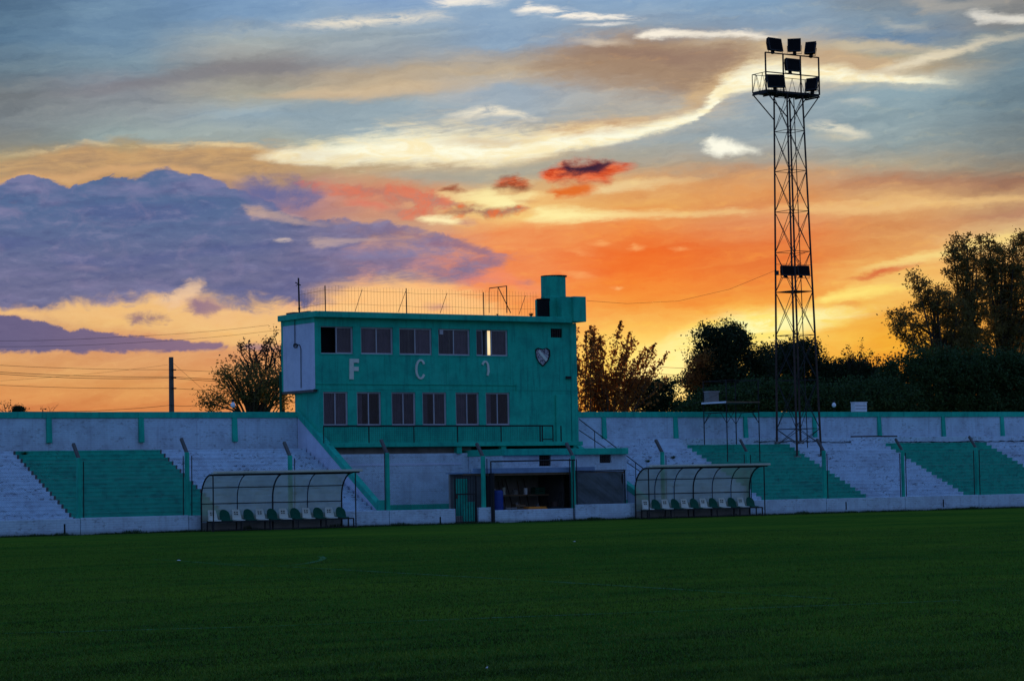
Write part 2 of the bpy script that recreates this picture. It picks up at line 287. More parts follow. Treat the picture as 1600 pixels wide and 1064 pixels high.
# orange field texture
for P_ in ([(915,382,2,0),(935,380,4,.6),(960,380,2,0)], [(975,388,2,0),(990,386,4,.6),(1010,386,2,0)], [(1040,390,2,0),(1060,389,3,.5),(1085,390,2,0)], [(950,449,1,0),(964,449,3,.8),(978,449,1,0)],
           [(870,424,2,0),(900,430,5,.5),(935,434,3,0)], [(885,390,2,0),(905,394,5,.4),(930,396,2,0)]):
    col = ridge(col, P_, (255,180,108), .8)
col = ridge(col, [(1310,440,2,0),(1345,436,4,.6),(1375,425,6,.9),(1410,414,5,.9),(1430,411,3,.7),(1450,410,2,0)], (214,92,56), .9)
col = ridge(col, [(1300,478,2,0),(1330,476,4,.5),(1360,478,2,0)], (226,118,60), .9)
col = ridge(col, [(1180,328,4,0),(1270,326,8,.6),(1360,330,8,.6),(1450,318,6,.5),(1540,312,5,.6),(1640,310,4,.4)], (242,198,132), .8)
# yellow arc rising to the right, glow round the sun
gold = T.mix(T.ss(fine, .38, .62), srgb(255,232,124), srgb(255,250,176))
col = ridge(col, [(950,625,20,0),(1000,590,30,1),(1050,556,32,1),(1100,530,28,1),(1150,514,25,1),(1210,506,23,1),(1270,496,17,.9),(1330,488,10,.5),(1390,480,6,0)], gold, .4, up=.9, dn=1.3, soft=.8)
col = ridge(col, [(1255,476,4,0),(1290,468,8,1),(1330,462,9,1),(1380,455,8,.8),(1430,448,6,0)], (255,226,120), .7)
col = ridge(col, [(1330,426,3,0),(1380,416,6,.7),(1440,402,8,.9),(1500,388,8,1),(1560,374,10,.9),(1640,360,8,.4)], (248,216,134), .8)
col = ridge(col, [(1060,566,2,0),(1110,557,4,.4),(1180,550,4,.35),(1240,550,2,0)], (240,196,90), .7)
gr = T.noise(T.comb(T.m('MULTIPLY', SX, 1/34), T.m('MULTIPLY', SY, 1/11), 31.0), 1.0, 7, 0.7, 0.0)
col = T.mix(T.m('MULTIPLY', T.ss(gr, .5, .74), .17), col, (1.0, .92, .80, 1), 'SOFT_LIGHT')
col = T.mix(T.m('MULTIPLY', T.ss(gr, .5, .28), .17), col, (.10, .09, .12, 1), 'SOFT_LIGHT')
col = T.mix(T.m('MULTIPLY', T.m('MULTIPLY', T.ss(relief, .03, .18), T.ss(SX0, 560., 820.)), .26), col, (1.0, .80, .52, 1), 'SOFT_LIGHT')
ax, ay = sky_xy(1055, 588)
gd = T.m('SQRT', T.m('ADD', T.m('POWER', T.m('DIVIDE', T.m('SUBTRACT', SX0, ax), 1.7), 2.0), T.m('POWER', T.m('SUBTRACT', SY0, ay), 2.0)))
col = T.mix(T.m('MULTIPLY', T.ss(gd, 75.0, 8.0), .75), col, (1.3, 1.12, 0.48, 1))
col = T.mix(T.m('MULTIPLY', T.ss(gd, 120.0, 20.0), .35), col, (1.1, 0.62, 0.10, 1))
# darker towards the picture's far left and right is the sky itself away from the sun; higher up and round the back: blue dusk
sunset_span = T.ss(T.m('ABSOLUTE', T.m('SUBTRACT', az, math.degrees(SUN_AZ))), 60.0, 17.0)
low_el = T.ss(el, 26.0, 10.5)
keep = T.m('MULTIPLY', sunset_span, low_el)
nz_el = T.m('DIVIDE', el, 90.0, clamp=True)
dusk = T.ramp(nz_el, [(0.0, (.13,.19,.36,1)), (.08, (.13,.22,.48,1)), (.3, (.11,.24,.60,1)), (1.0, (.08,.20,.55,1))])
far_n = T.noise(T.comb(T.m('MULTIPLY', dx, 3.0), T.m('MULTIPLY', dy, 3.0), T.m('MULTIPLY', dz, 9.0)), 1.3, 5, .6, .3)
dusk = T.mix(T.m('MULTIPLY', T.ss(far_n, .45, .7), .45), dusk, (.19, .24, .44, 1))
nish = T.new('ShaderNodeTexSky', sky_type='NISHITA'); nish.sun_disc = False
nish.sun_elevation = SUN_EL; nish.sun_rotation = SUN_AZ; nish.altitude = 100
nsk = T.mix(1.0, nish.outputs[0], (0.05, 0.05, 0.05, 1), 'MULTIPLY')
dusk = T.mix(1.0, dusk, nsk, 'ADD')
keep = T.m('MULTIPLY', keep, T.ss(el, -2.0, 0.0))
dusk = T.mix(T.ss(el, 0.0, -2.0), dusk, (.03, .035, .03, 1))
bg = T.new('ShaderNodeBackground'); T.l.new(col, bg.inputs[0]); bg.inputs[1].default_value = 1.0
bg2 = T.new('ShaderNodeBackground'); T.l.new(dusk, bg2.inputs[0]); bg2.inputs[1].default_value = 1.0
mxw = T.new('ShaderNodeMixShader'); T.l.new(keep, mxw.inputs[0]); T.l.new(bg2.outputs[0], mxw.inputs[1]); T.l.new(bg.outputs[0], mxw.inputs[2])
out = T.new('ShaderNodeOutputWorld'); T.l.new(mxw.outputs[0], out.inputs[0])
w.cycles.sampling_method = 'MANUAL'; w.cycles.sample_map_resolution = 512

# low sun just above the trees behind the stand
sl = bpy.data.lights.new('sun', 'SUN'); sl.energy = 2.0; sl.angle = math.radians(0.6); sl.color = (1.0, .55, .22)
so = bpy.data.objects.new('sun', sl); C.objects.link(so)
sd = Vector((math.sin(SUN_AZ)*math.cos(SUN_EL), math.cos(SUN_AZ)*math.cos(SUN_EL), math.sin(SUN_EL)))
so.rotation_euler = (-sd).to_track_quat('-Z', 'Y').to_euler(); so.location = (20, 60, 40)

# ---------------------------------------------------------------- the stand's own frame: u along it, v away from the pitch, z up
O = Vector((-17.8115, 87.1382, 0)); UD = Vector((.83359, .55237, 0)).normalized(); VD = Vector((-UD.y, UD.x, 0))
YAW = math.atan2(UD.y, UD.x)
def Wd(u, v, z=0.0): return O + UD*u + VD*v + Vector((0, 0, z))
def pv(x, y, v):
    d = ray(x, y); t = (O.dot(VD)+v)/d.dot(VD); P = Vector((0, 0, EYE)) + d*t
    return (P-O).dot(UD), P.z
def pu(x, v, y=643): return pv(x, y, v)[0]
def pz(x, y, v): return pv(x, y, v)[1]

# ---------------------------------------------------------------- object helpers
ORG = {}
def tag(o, label, cat, group=None, kind=None):
    if label: o['label'] = label
    if cat: o['category'] = cat
    if group: o['group'] = group
    if kind: o['kind'] = kind
def thing(name, label, cat, org=(0, 0, 0), group=None, rot=0.0):
    o = bpy.data.objects.new(name, None); C.objects.link(o); o.empty_display_size = .3
    o.location = Wd(*org); o.rotation_euler = (0, 0, YAW+rot)
    ORG[o.name] = Vector(org)
    tag(o, label, cat, group); return o
def child(name, mesh, parent, loc=(0, 0, 0), rz=0.0, label=None):
    o = bpy.data.objects.new(name, mesh); C.objects.link(o); o.parent = parent
    o.location = loc; o.rotation_euler = (0, 0, rz)
    if label: o['label'] = label
    return o
class MB:
    def __init__(s): s.v = []; s.f = []
    def quad(s, a, b, c, d):
        n = len(s.v); s.v += [tuple(a), tuple(b), tuple(c), tuple(d)]; s.f.append((n, n+1, n+2, n+3)); return s
    def poly(s, pts):
        n = len(s.v); s.v += [tuple(p) for p in pts]; s.f.append(tuple(range(n, n+len(pts)))); return s
    def box(s, a, b):
        x0, x1 = sorted((a[0], b[0])); y0, y1 = sorted((a[1], b[1])); z0, z1 = sorted((a[2], b[2]))
        n = len(s.v)
        s.v += [(x0,y0,z0),(x1,y0,z0),(x1,y1,z0),(x0,y1,z0),(x0,y0,z1),(x1,y0,z1),(x1,y1,z1),(x0,y1,z1)]
        s.f += [(n,n+3,n+2,n+1),(n+4,n+5,n+6,n+7),(n,n+1,n+5,n+4),(n+1,n+2,n+6,n+5),(n+2,n+3,n+7,n+6),(n+3,n,n+4,n+7)]; return s
    def prism(s, pts, ext):                       # planar polygon pts extruded by vector ext
        n = len(s.v); k = len(pts); e = Vector(ext)
        s.v += [tuple(Vector(p)) for p in pts] + [tuple(Vector(p)+e) for p in pts]
        s.f.append(tuple(range(n+k-1, n-1, -1))); s.f.append(tuple(range(n+k, n+2*k)))
        for i in range(k):
            j = (i+1) % k; s.f.append((n+i, n+j, n+k+j, n+k+i))
        return s
    def tube(s, pts, r, n=6, cap=True):
        pts = [Vector(p) for p in pts]; rs = r if isinstance(r, (list, tuple)) else [r]*len(pts)
        base = len(s.v); up = None
        for i, p in enumerate(pts):
            t = (pts[min(i+1, len(pts)-1)] - pts[max(i-1, 0)]).normalized()
            if up is None:
                up = Vector((0, 0, 1)) if abs(t.z) < .9 else Vector((1, 0, 0))
            a = t.cross(up).normalized(); b = a.cross(t).normalized(); up = b
            for k in range(n):
                q = 2*math.pi*(k+.5)/n
                s.v.append(tuple(p + (a*math.cos(q) + b*math.sin(q))*rs[i]))
        for i in range(len(pts)-1):
            for k in range(n):
                k2 = (k+1) % n
                s.f.append((base+i*n+k, base+i*n+k2, base+(i+1)*n+k2, base+(i+1)*n+k))
        if cap:
            s.f.append(tuple(base+k for k in range(n-1, -1, -1))); e = base+(len(pts)-1)*n
            s.f.append(tuple(e+k for k in range(n)))
        return s
    def beam(s, a, b, w, h=None):                 # square section bar
        r = w*0.7071; return s.tube([a, b], r, 4)
    def cyl(s, c, r, z0, z1, n=20, r2=None):
        return s.tube([(c[0], c[1], z0), (c[0], c[1], z1)], [r, r if r2 is None else r2], n)
    def mesh(s, name, mat, org=(0, 0, 0), smooth=False, bevel=0.0, calc=True):
        me = bpy.data.meshes.new(name); o = Vector(org)
        me.from_pydata([(x-o.x, y-o.y, z-o.z) for x, y, z in s.v], [], s.f)
        if calc or bevel:
            bm = bmesh.new(); bm.from_mesh(me)
            if calc: bmesh.ops.recalc_face_normals(bm, faces=bm.faces)
            if bevel: bmesh.ops.bevel(bm, geom=bm.edges[:], offset=bevel, segments=1, affect='EDGES', clamp_overlap=True)
            bm.to_mesh(me); bm.free()
        if smooth: me.polygons.foreach_set('use_smooth', [True]*len(me.polygons))
        if mat: me.materials.append(mat)
        return me
    def build(s, name, mat, parent=None, label=None, smooth=False, bevel=0.0, calc=True, kind=None):
        org = ORG[parent.name] if parent and parent.name in ORG else Vector((0, 0, 0))
        me = s.mesh(name, mat, org, smooth, bevel, calc)
        o = bpy.data.objects.new(name, me); C.objects.link(o)
        if parent: o.parent = parent
        else:
            o.location = O; o.rotation_euler = (0, 0, YAW)
        if label: o['label'] = label
        if kind: o['kind'] = kind
        if parent and parent.name in ORG: ORG[o.name] = org
        return o

# ---------------------------------------------------------------- materials
MATS = {}
def newmat(name):
    m = bpy.data.materials.new(name); m.use_nodes = True; t = NT(m.node_tree); t.n.clear()
    o = t.new('ShaderNodeOutputMaterial'); b = t.new('ShaderNodeBsdfPrincipled'); t.l.new(b.outputs[0], o.inputs[0])
    MATS[name] = m; return m, t, b, o
def stand_pos(t):
    g = t.new('ShaderNodeNewGeometry').outputs['Position']
    r = t.new('ShaderNodeVectorRotate', rotation_type='Z_AXIS'); t.l.new(g, r.inputs['Vector']); r.inputs['Angle'].default_value = -YAW
    sp = t.new('ShaderNodeSeparateXYZ'); t.l.new(r.outputs[0], sp.inputs[0])
    return r.outputs[0], sp.outputs[0], sp.outputs[1], sp.outputs[2]
def painted(name, base, dark, rough=.8, dirt=.45, dirt_scale=1.4, streak=.3, bump=.25, bricks=0.0, spec=.3, chips=0.0, chip_col=(.12,.12,.13,1), splash=0.0):
    m, t, b, o = newmat(name)
    P, x, y, z = stand_pos(t)
    n1 = t.noise(P, dirt_scale, 6, .65)
    vs = t.comb(t.m('MULTIPLY', x, 5.0), t.m('MULTIPLY', y, 5.0), t.m('MULTIPLY', z, .55))
    n2 = t.noise(vs, 1.0, 4, .6)
    c = t.mix(t.m('MULTIPLY', t.ss(n1, .40, .72), dirt), base+(1,), dark+(1,))
    c = t.mix(t.m('MULTIPLY', t.ss(n2, .48, .75), streak), c, dark+(1,))
    if splash:
        sp_ = t.m('MULTIPLY', t.ss(t.m('MULTIPLY_ADD', n1, .25, z), .34, .10), splash)
        c = t.mix(sp_, c, (.10,.11,.08,1))
    n5 = t.noise(P, .55, 5, .6)
    n6 = t.ss(t.noise(t.comb(t.m('MULTIPLY', x, 9.0), t.m('MULTIPLY', y, 9.0), t.m('MULTIPLY', z, .35)), 1.0, 3, .6), .56, .68)
    n7 = t.ss(t.noise(t.comb(t.m('MULTIPLY', x, .8), t.m('MULTIPLY', y, .8), t.m('MULTIPLY', z, .7)), 1.0, 3, .6), .45, .6)
    c = t.mix(t.m('MULTIPLY', t.m('MULTIPLY', n6, n7), streak), c, dark+(1,))
    c = t.mix(t.m('MULTIPLY', t.ss(n5, .52, .70), .30), c, tuple(min(1, q*1.25+.03) for q in base)+(1,))
    c = t.mix(t.m('MULTIPLY', t.ss(n5, .44, .30), .35), c, dark+(1,))
    n3 = t.noise(P, 9.0, 4, .6)
    c = t.mix(t.m('MULTIPLY', t.ss(n3, .35, .75), .10), c, (1, 1, 1, 1), 'OVERLAY')
    h = t.m('ADD', t.m('MULTIPLY', n3, .4), t.m('MULTIPLY', t.noise(P, 40, 3, .6), .25))
    if chips:
        vh = t.comb(t.m('MULTIPLY', x, 1.7), t.m('MULTIPLY', y, 1.7), t.m('MULTIPLY', z, 4.5))
        big = t.noise(vh, .55, 2, .5)
        sm = t.noise(vh, 3.2, 5, .7)
        ck = t.m('MULTIPLY', t.ss(big, .42, .55), t.ss(sm, .555, .60))
        c = t.mix(t.m('MULTIPLY', ck, chips), c, chip_col)
    if bricks:
        bt = t.new('ShaderNodeTexBrick'); t.l.new(t.comb(t.m('ADD', x, y), z, 0.0), bt.inputs['Vector'])
        bt.inputs['Scale'].default_value = 1.0; bt.inputs['Brick Width'].default_value = .27; bt.inputs['Row Height'].default_value = .085
        bt.inputs['Mortar Size'].default_value = .012; bt.inputs['Mortar Smooth'].default_value = .4
        h = t.m('SUBTRACT', h, t.m('MULTIPLY', bt.outputs['Fac'], bricks))
        c = t.mix(t.m('MULTIPLY', bt.outputs['Fac'], .22), c, dark+(1,))
    bp = t.new('ShaderNodeBump'); bp.inputs['Strength'].default_value = bump; bp.inputs['Distance'].default_value = .03
    t.l.new(h, bp.inputs['Height']); t.l.new(bp.outputs[0], b.inputs['Normal'])
    t.l.new(c, b.inputs['Base Color']); b.inputs['Roughness'].default_value = rough; b.inputs['Specular IOR Level'].default_value = spec
    return m
WHITE = (.46, .60, .70); WDARK = (.25, .27, .34)
TEAL = (.010, .41, .275); TDARK = (.006, .22, .17)
m_white = painted('whitewashed_brick', WHITE, WDARK, bricks=1.0, dirt=.5, chips=.45, splash=.7)
m_white_r = painted('whitewashed_steps', WHITE, WDARK, dirt=.55, streak=.15, chips=.85, chip_col=(.10,.11,.13,1), dirt_scale=2.2)
m_white_s = painted('white_render', (.50,.56,.70), (.34,.38,.50), dirt=.45, streak=.35, bump=.15)
m_teal = painted('teal_painted_render', TEAL, TDARK, dirt=.6, streak=.75, bump=.2, spec=.25)
m_teal_st = painted('teal_painted_steps', (.008,.36,.25), (.006,.19,.15), dirt=.7, streak=.2, chips=.5, chip_col=(.02,.05,.05,1), dirt_scale=2.0)
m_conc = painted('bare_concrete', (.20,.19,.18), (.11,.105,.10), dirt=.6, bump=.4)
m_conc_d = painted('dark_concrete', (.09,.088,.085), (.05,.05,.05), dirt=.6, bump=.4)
m_steel = painted('dark_painted_steel', (.013,.014,.017), (.026,.016,.012), rough=.65, dirt=.6, dirt_scale=6, bump=.1, spec=.25)
m_rust = painted('rusty_steel', (.05,.028,.022), (.02,.014,.012), rough=.7, dirt=.7, dirt_scale=5, bump=.2)
m_alu = painted('dull_aluminium', (.42,.40,.43), (.28,.26,.30), rough=.45, dirt=.3, bump=.05)
m_letter = painted('cream_letter', (.62,.64,.55), (.42,.44,.38), dirt=.4, bump=.1)
m_blacktank = painted('black_plastic', (.008,.008,.009), (.014,.012,.012), rough=.8, dirt=.3, spec=.1)
m_bluebar = painted('blue_plastic', (.012,.05,.28), (.01,.03,.15), rough=.4, dirt=.4)
m_orange = painted('orange_plastic', (.75,.24,.02), (.5,.14,.02), rough=.45, dirt=.3)
m_wood = painted('weathered_wood', (.14,.085,.045), (.06,.04,.025), dirt=.6, bump=.3)
m_cabinet = painted('white_sheet_metal', (.72,.74,.80), (.5,.52,.58), rough=.5, dirt=.3, bump=.05)
m_sheet = painted('pale_blue_sheet', (.16,.26,.42), (.10,.16,.28), rough=.45, dirt=.4, bump=.1)
m_seatw = painted('white_seat_plastic', (.52,.54,.47), (.36,.38,.33), rough=.5, dirt=.35, bump=.05, spec=.3)
m_seatg = painted('green_seat_plastic', (.004,.075,.045), (.004,.045,.03), rough=.8, dirt=.35, bump=.05, spec=.15)
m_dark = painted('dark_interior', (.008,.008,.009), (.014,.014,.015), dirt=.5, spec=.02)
m_curtain = painted('mauve_curtain', (.34,.28,.33), (.20,.17,.21), rough=.95, dirt=.4, streak=.7, bump=.1)
_t = NT(m_curtain.node_tree); _b = [n for n in _t.n if n.type == 'BSDF_PRINCIPLED'][0]; _src = _b.inputs['Base Color'].links[0].from_socket
_oi = _t.new('ShaderNodeObjectInfo'); _mm = _t.mix(1.0, _src, _t.comb(_t.m('MULTIPLY_ADD', _oi.outputs['Random'], .9, .45), _t.m('MULTIPLY_ADD', _oi.outputs['Random'], .8, .5), _t.m('MULTIPLY_ADD', _oi.outputs['Random'], .8, .5)), 'MULTIPLY'); _t.l.new(_mm, _b.inputs['Base Color'])
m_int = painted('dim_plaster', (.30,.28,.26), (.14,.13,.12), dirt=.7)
m_bulb = painted('milky_glass_bulb', (.8,.82,.85), (.6,.6,.62), rough=.2, dirt=.1, bump=0)
m_bark = painted('tree_bark', (.05,.038,.028), (.025,.02,.016), rough=.9, dirt=.6, bump=.5)

def glass_mat():
    m, t, b, o = newmat('window_glass')
    g = t.new('ShaderNodeBsdfGlossy'); g.inputs['Roughness'].default_value = .08; g.inputs['Color'].default_value = (.8,.82,.85,1)
    tr = t.new('ShaderNodeBsdfTransparent'); tr.inputs[0].default_value = (.72,.70,.72,1)
    fr = t.new('ShaderNodeFresnel'); fr.inputs[0].default_value = 1.5
    df = t.new('ShaderNodeBsdfDiffuse'); df.inputs[0].default_value = (.12,.11,.13,1)
    mx = t.new('ShaderNodeMixShader'); t.l.new(t.m('MULTIPLY_ADD', fr.outputs[0], .55, .0), mx.inputs[0]); t.l.new(tr.outputs[0], mx.inputs[1]); t.l.new(g.outputs[0], mx.inputs[2])
    m2 = t.new('ShaderNodeMixShader'); P, x, y, z = stand_pos(t)
    t.l.new(t.m('MULTIPLY', t.ss(t.noise(P, 2.5, 4), .4, .8), .12), m2.inputs[0])
    t.l.new(mx.outputs[0], m2.inputs[1]); t.l.new(df.outputs[0], m2.inputs[2]); t.l.new(m2.outputs[0], o.inputs[0]); return m
m_glass = glass_mat()
def cover_mat():
    m, t, b, o = newmat('translucent_sheet')
    P, x, y, z = stand_pos(t)
    n = t.noise(P, 1.6, 5, .6)
    c = t.mix(t.ss(n, .35, .7), (.66,.66,.46,1), (.44,.45,.33,1))
    df = t.new('ShaderNodeBsdfDiffuse'); t.l.new(c, df.inputs[0])
    tl = t.new('ShaderNodeBsdfTranslucent'); t.l.new(c, tl.inputs[0])
    a = t.new('ShaderNodeMixShader'); a.inputs[0].default_value = .45; t.l.new(df.outputs[0], a.inputs[1]); t.l.new(tl.outputs[0], a.inputs[2])
    tr = t.new('ShaderNodeBsdfTransparent'); tr.inputs[0].default_value = (.80,.86,.80,1)
    f = t.new('ShaderNodeMixShader'); t.l.new(t.m('MULTIPLY_ADD', n, .35, .40), f.inputs[0])
    t.l.new(tr.outputs[0], f.inputs[1]); t.l.new(a.outputs[0], f.inputs[2])
    gl = t.new('ShaderNodeBsdfGlossy'); gl.inputs['Roughness'].default_value = .25
    f2 = t.new('ShaderNodeMixShader'); f2.inputs[0].default_value = .05; t.l.new(f.outputs[0], f2.inputs[1]); t.l.new(gl.outputs[0], f2.inputs[2])
    t.l.new(f2.outputs[0], o.inputs[0]); return m
m_cover = cover_mat()
def tarp_mat():
    m, t, b, o = newmat('grey_shade_cloth')
    P, x, y, z = stand_pos(t)
    d = t.m('ADD', t.m('MULTIPLY', x, 1.0), t.m('MULTIPLY', z, 1.3))
    wv = t.noise(t.comb(t.m('MULTIPLY', d, 3.0), t.m('MULTIPLY', z, .8), 0.0), 1.0, 4, .6, 1.0)
    t.l.new(t.mix(wv, (.05,.065,.075,1), (.12,.14,.15,1)), b.inputs['Base Color']); b.inputs['Roughness'].default_value = .9
    bp = t.new('ShaderNodeBump'); bp.inputs['Strength'].default_value = .9; bp.inputs['Distance'].default_value = .08
    t.l.new(wv, bp.inputs['Height']); t.l.new(bp.outputs[0], b.inputs['Normal']); return m
m_tarp = tarp_mat()
def leaf_mat(name, c1, c2, trans=.45, tcol=None):
    m, t, b, o = newmat(name)
    g = t.new('ShaderNodeNewGeometry')
    c = t.mix(g.outputs['Random Per Island'], c1+(1,), c2+(1,))
    b.inputs['Roughness'].default_value = .7; b.inputs['Specular IOR Level'].default_value = .15
    t.l.new(c, b.inputs['Base Color'])
    tl = t.new('ShaderNodeBsdfTranslucent')
    if tcol: t.l.new(t.mix(g.outputs['Random Per Island'], tcol+(1,), tuple(x*.6 for x in tcol)+(1,)), tl.inputs[0])
    else: t.l.new(c, tl.inputs[0])
    mx = t.new('ShaderNodeMixShader'); mx.inputs[0].default_value = trans
    t.l.new(b.outputs[0], mx.inputs[1]); t.l.new(tl.outputs[0], mx.inputs[2]); t.l.new(mx.outputs[0], o.inputs[0]); return m
l_dark = leaf_mat('dark_green_leaves', (.012,.026,.010), (.030,.050,.018), .3)
l_olive = leaf_mat('grey_green_leaves', (.036,.042,.018), (.12,.10,.036), .5, (.40,.28,.07))
l_rust = leaf_mat('reddish_leaves', (.09,.042,.014), (.19,.08,.022), .6, (.65,.26,.06))
l_hedge = leaf_mat('hedge_leaves', (.018,.045,.014), (.045,.090,.026), .25)
l_dry = leaf_mat('dry_brown_leaves', (.05,.03,.02), (.09,.055,.03), .4)

# ================================================================ GROUND
def grass_mat():
    m, t, b, o = newmat('pitch_grass')
    g = t.new('ShaderNodeNewGeometry').outputs['Position']
    P, x, y, z = stand_pos(t)
    n1 = t.noise(t.comb(t.m('MULTIPLY', x, .05), t.m('MULTIPLY', y, .16), 0.0), 1.0, 5, .65)
    n2 = t.noise(t.comb(t.m('MULTIPLY', x, .5), t.m('MULTIPLY', y, .9), 0.0), 1.0, 6, .7)
    n3 = t.noise(g, 7.0, 4, .7); n4 = t.noise(g, 38.0, 3, .7)
    c = t.mix(t.ss(n1, .36, .62), (.056,.150,.018,1), (.110,.200,.020,1))
    c = t.mix(t.m('MULTIPLY', t.ss(n2, .48, .70), .7), c, (.105,.165,.022,1))
    c = t.mix(t.m('MULTIPLY', t.ss(n2, .50, .32), .6), c, (.014,.080,.020,1))
    mow = t.ss(t.m('SINE', t.m('MULTIPLY', x, 2*math.pi/11.0)), -.35, .35)
    c = t.mix(t.m('MULTIPLY', mow, .16), c, (.02,.09,.015,1))
    wear = t.ss(t.noise(t.comb(t.m('MULTIPLY', x, .22), t.m('MULTIPLY', y, .5), 4.0), 1.0, 5, .6), .60, .72)
    c = t.mix(t.m('MULTIPLY', wear, .5), c, (.11,.12,.035,1))
    c = t.mix(t.ss(n3, .3, .7), t.mix(1.0, c, (.62,.66,.62,1), 'MULTIPLY'), c)
    c = t.mix(t.ss(n4, .35, .65), t.mix(1.0, c, (.62,.62,.60,1), 'MULTIPLY'), c)
    t.l.new(c, b.inputs['Base Color']); b.inputs['Roughness'].default_value = 1.0; b.inputs['Specular IOR Level'].default_value = 0.0
    h = t.m('ADD', t.m('MULTIPLY', n3, .5), t.m('MULTIPLY', n4, .5))
    bp = t.new('ShaderNodeBump'); bp.inputs['Strength'].default_value = .6; bp.inputs['Distance'].default_value = .05
    t.l.new(h, bp.inputs['Height']); t.l.new(bp.outputs[0], b.inputs['Normal']); return m
m_grass = grass_mat()
mb = MB(); G = 2500
mb.quad((-G, -G, 0), (G, -G, 0), (G, G, 0), (-G, G, 0))
me = mb.mesh('ground', m_grass, calc=False); go = bpy.data.objects.new('ground', me); C.objects.link(go); tag(go, 'dark green football pitch grass in front of the stand', None, None, 'structure')
# blades in the nearer part of the pitch
def blades(n):
    d = 19.0 + (rng.random(n)**2.6)*58
    x = (rng.random(n)-.5)*d*.48
    h = .016 + rng.random(n)*.024; a = rng.random(n)*6.283; wd = .0035+rng.random(n)*.004
    lean = rng.normal(0, .012, (n, 2))
    V = np.zeros((n, 3, 3)); cx = np.cos(a)*wd; sy = np.sin(a)*wd
    V[:, 0] = np.stack([x-cx, d-sy, np.zeros(n)], 1); V[:, 1] = np.stack([x+cx, d+sy, np.zeros(n)], 1)
    V[:, 2] = np.stack([x+lean[:, 0], d+lean[:, 1], h], 1)
    return V
def tri_mesh(name, V, mat, k=3):
    n = len(V); me = bpy.data.meshes.new(name)
    me.vertices.add(n*k); me.vertices.foreach_set('co', V.reshape(-1).astype(np.float32))
    me.loops.add(n*k); me.loops.foreach_set('vertex_index', np.arange(n*k, dtype=np.int32))
    me.polygons.add(n); me.polygons.foreach_set('loop_start', np.arange(0, n*k, k, dtype=np.int32))
    me.polygons.foreach_set('loop_total', np.full(n, k, dtype=np.int32))
    me.update(); me.validate(); me.materials.append(mat); return me
l_grass = leaf_mat('grass_blades', (.026,.090,.009), (.090,.150,.014), .1)
_t = NT(l_grass.node_tree); _b = [n for n in _t.n if n.type == 'BSDF_PRINCIPLED'][0]; _src = _b.inputs['Base Color'].links[0].from_socket
_P, _x, _y, _z = stand_pos(_t)
_pn = _t.noise(_t.comb(_t.m('MULTIPLY', _x, .45), _t.m('MULTIPLY', _y, .9), 0.0), 1.0, 6, .7)
_t.l.new(_t.mix(1.0, _src, _t.mix(_t.ss(_pn, .36, .64), (.35,.42,.45,1), (1.5,1.3,1.2,1)), 'MULTIPLY'), _b.inputs['Base Color'])
gb = bpy.data.objects.new('grass', tri_mesh('grass', blades(290000), l_grass)); C.objects.link(gb)
tag(gb, 'short green grass blades covering the near half of the pitch', 'grass', None, 'stuff')

# faded pitch markings, 4 mm above the turf
def line_mat():
    m, t, b, o = newmat('worn_line_paint')
    g = t.new('ShaderNodeNewGeometry').outputs['Position']
    n = t.noise(g, 5.0, 6, .7); n2 = t.noise(g, .35, 2, .5)
    t.l.new(t.mix(t.m('MULTIPLY', t.ss(n, .35, .75), t.ss(n2, .3, .6)), (.035,.13,.018,1), (.12,.20,.14,1)), b.inputs['Base Color'])
    b.inputs['Roughness'].default_value = 1; b.inputs['Specular IOR Level'].default_value = 0; return m
m_line = line_mat()
def gpt(x, y):
    d = ray(x, y); t = -EYE/d.z; return Vector((d.x*t, d.y*t, 0))
def strip(name, pts, wd, label):
    mb = MB()
    L = [Vector(p) for p in pts]
    for i in range(len(L)-1):
        t0 = (L[min(i+1, len(L)-1)]-L[max(i-1, 0)]).normalized(); t1 = (L[min(i+2, len(L)-1)]-L[i]).normalized()
        a = Vector((-t0.y, t0.x, 0))*wd/2; b = Vector((-t1.y, t1.x, 0))*wd/2; z = Vector((0, 0, .004))
        mb.quad(L[i]-a+z, L[i+1]-b+z, L[i+1]+b+z, L[i]+a+z)
    me = mb.mesh(name, m_line, calc=False); o = bpy.data.objects.new(name, me); C.objects.link(o)
    tag(o, label, None, None, 'structure')
strip('arc_marking', [gpt(x, y) for x, y in ((300,878),(360,882.5),(410,885),(450,883.5),(480,880),(500,875.5),(506,871.5),(500,869))], .14, 'faded white arc painted on the grass')
strip('box_marking', [gpt(240, 874), gpt(500, 888), gpt(800, 905), gpt(1300, 935)], .12, 'faded white line crossing the grass below the arc')
strip('touchline', [gpt(-200, 995), gpt(400, 979), gpt(800, 964), gpt(1500, 938)], .12, 'faded white line on the nearer grass')

# ================================================================ FRONT WALL ALONG THE PITCH
fw = thing('pitch_wall', 'low whitewashed wall along the edge of the pitch, teal fence posts on it', 'wall', (0, 0, 0))
def seg(u0, u1, h, nm='wall_panel', m=None, v0=0.0, v1=.2):
    MB().box((u0, v0, 0), (u1, v1, h)).build(nm, m or m_white, fw, bevel=.012)
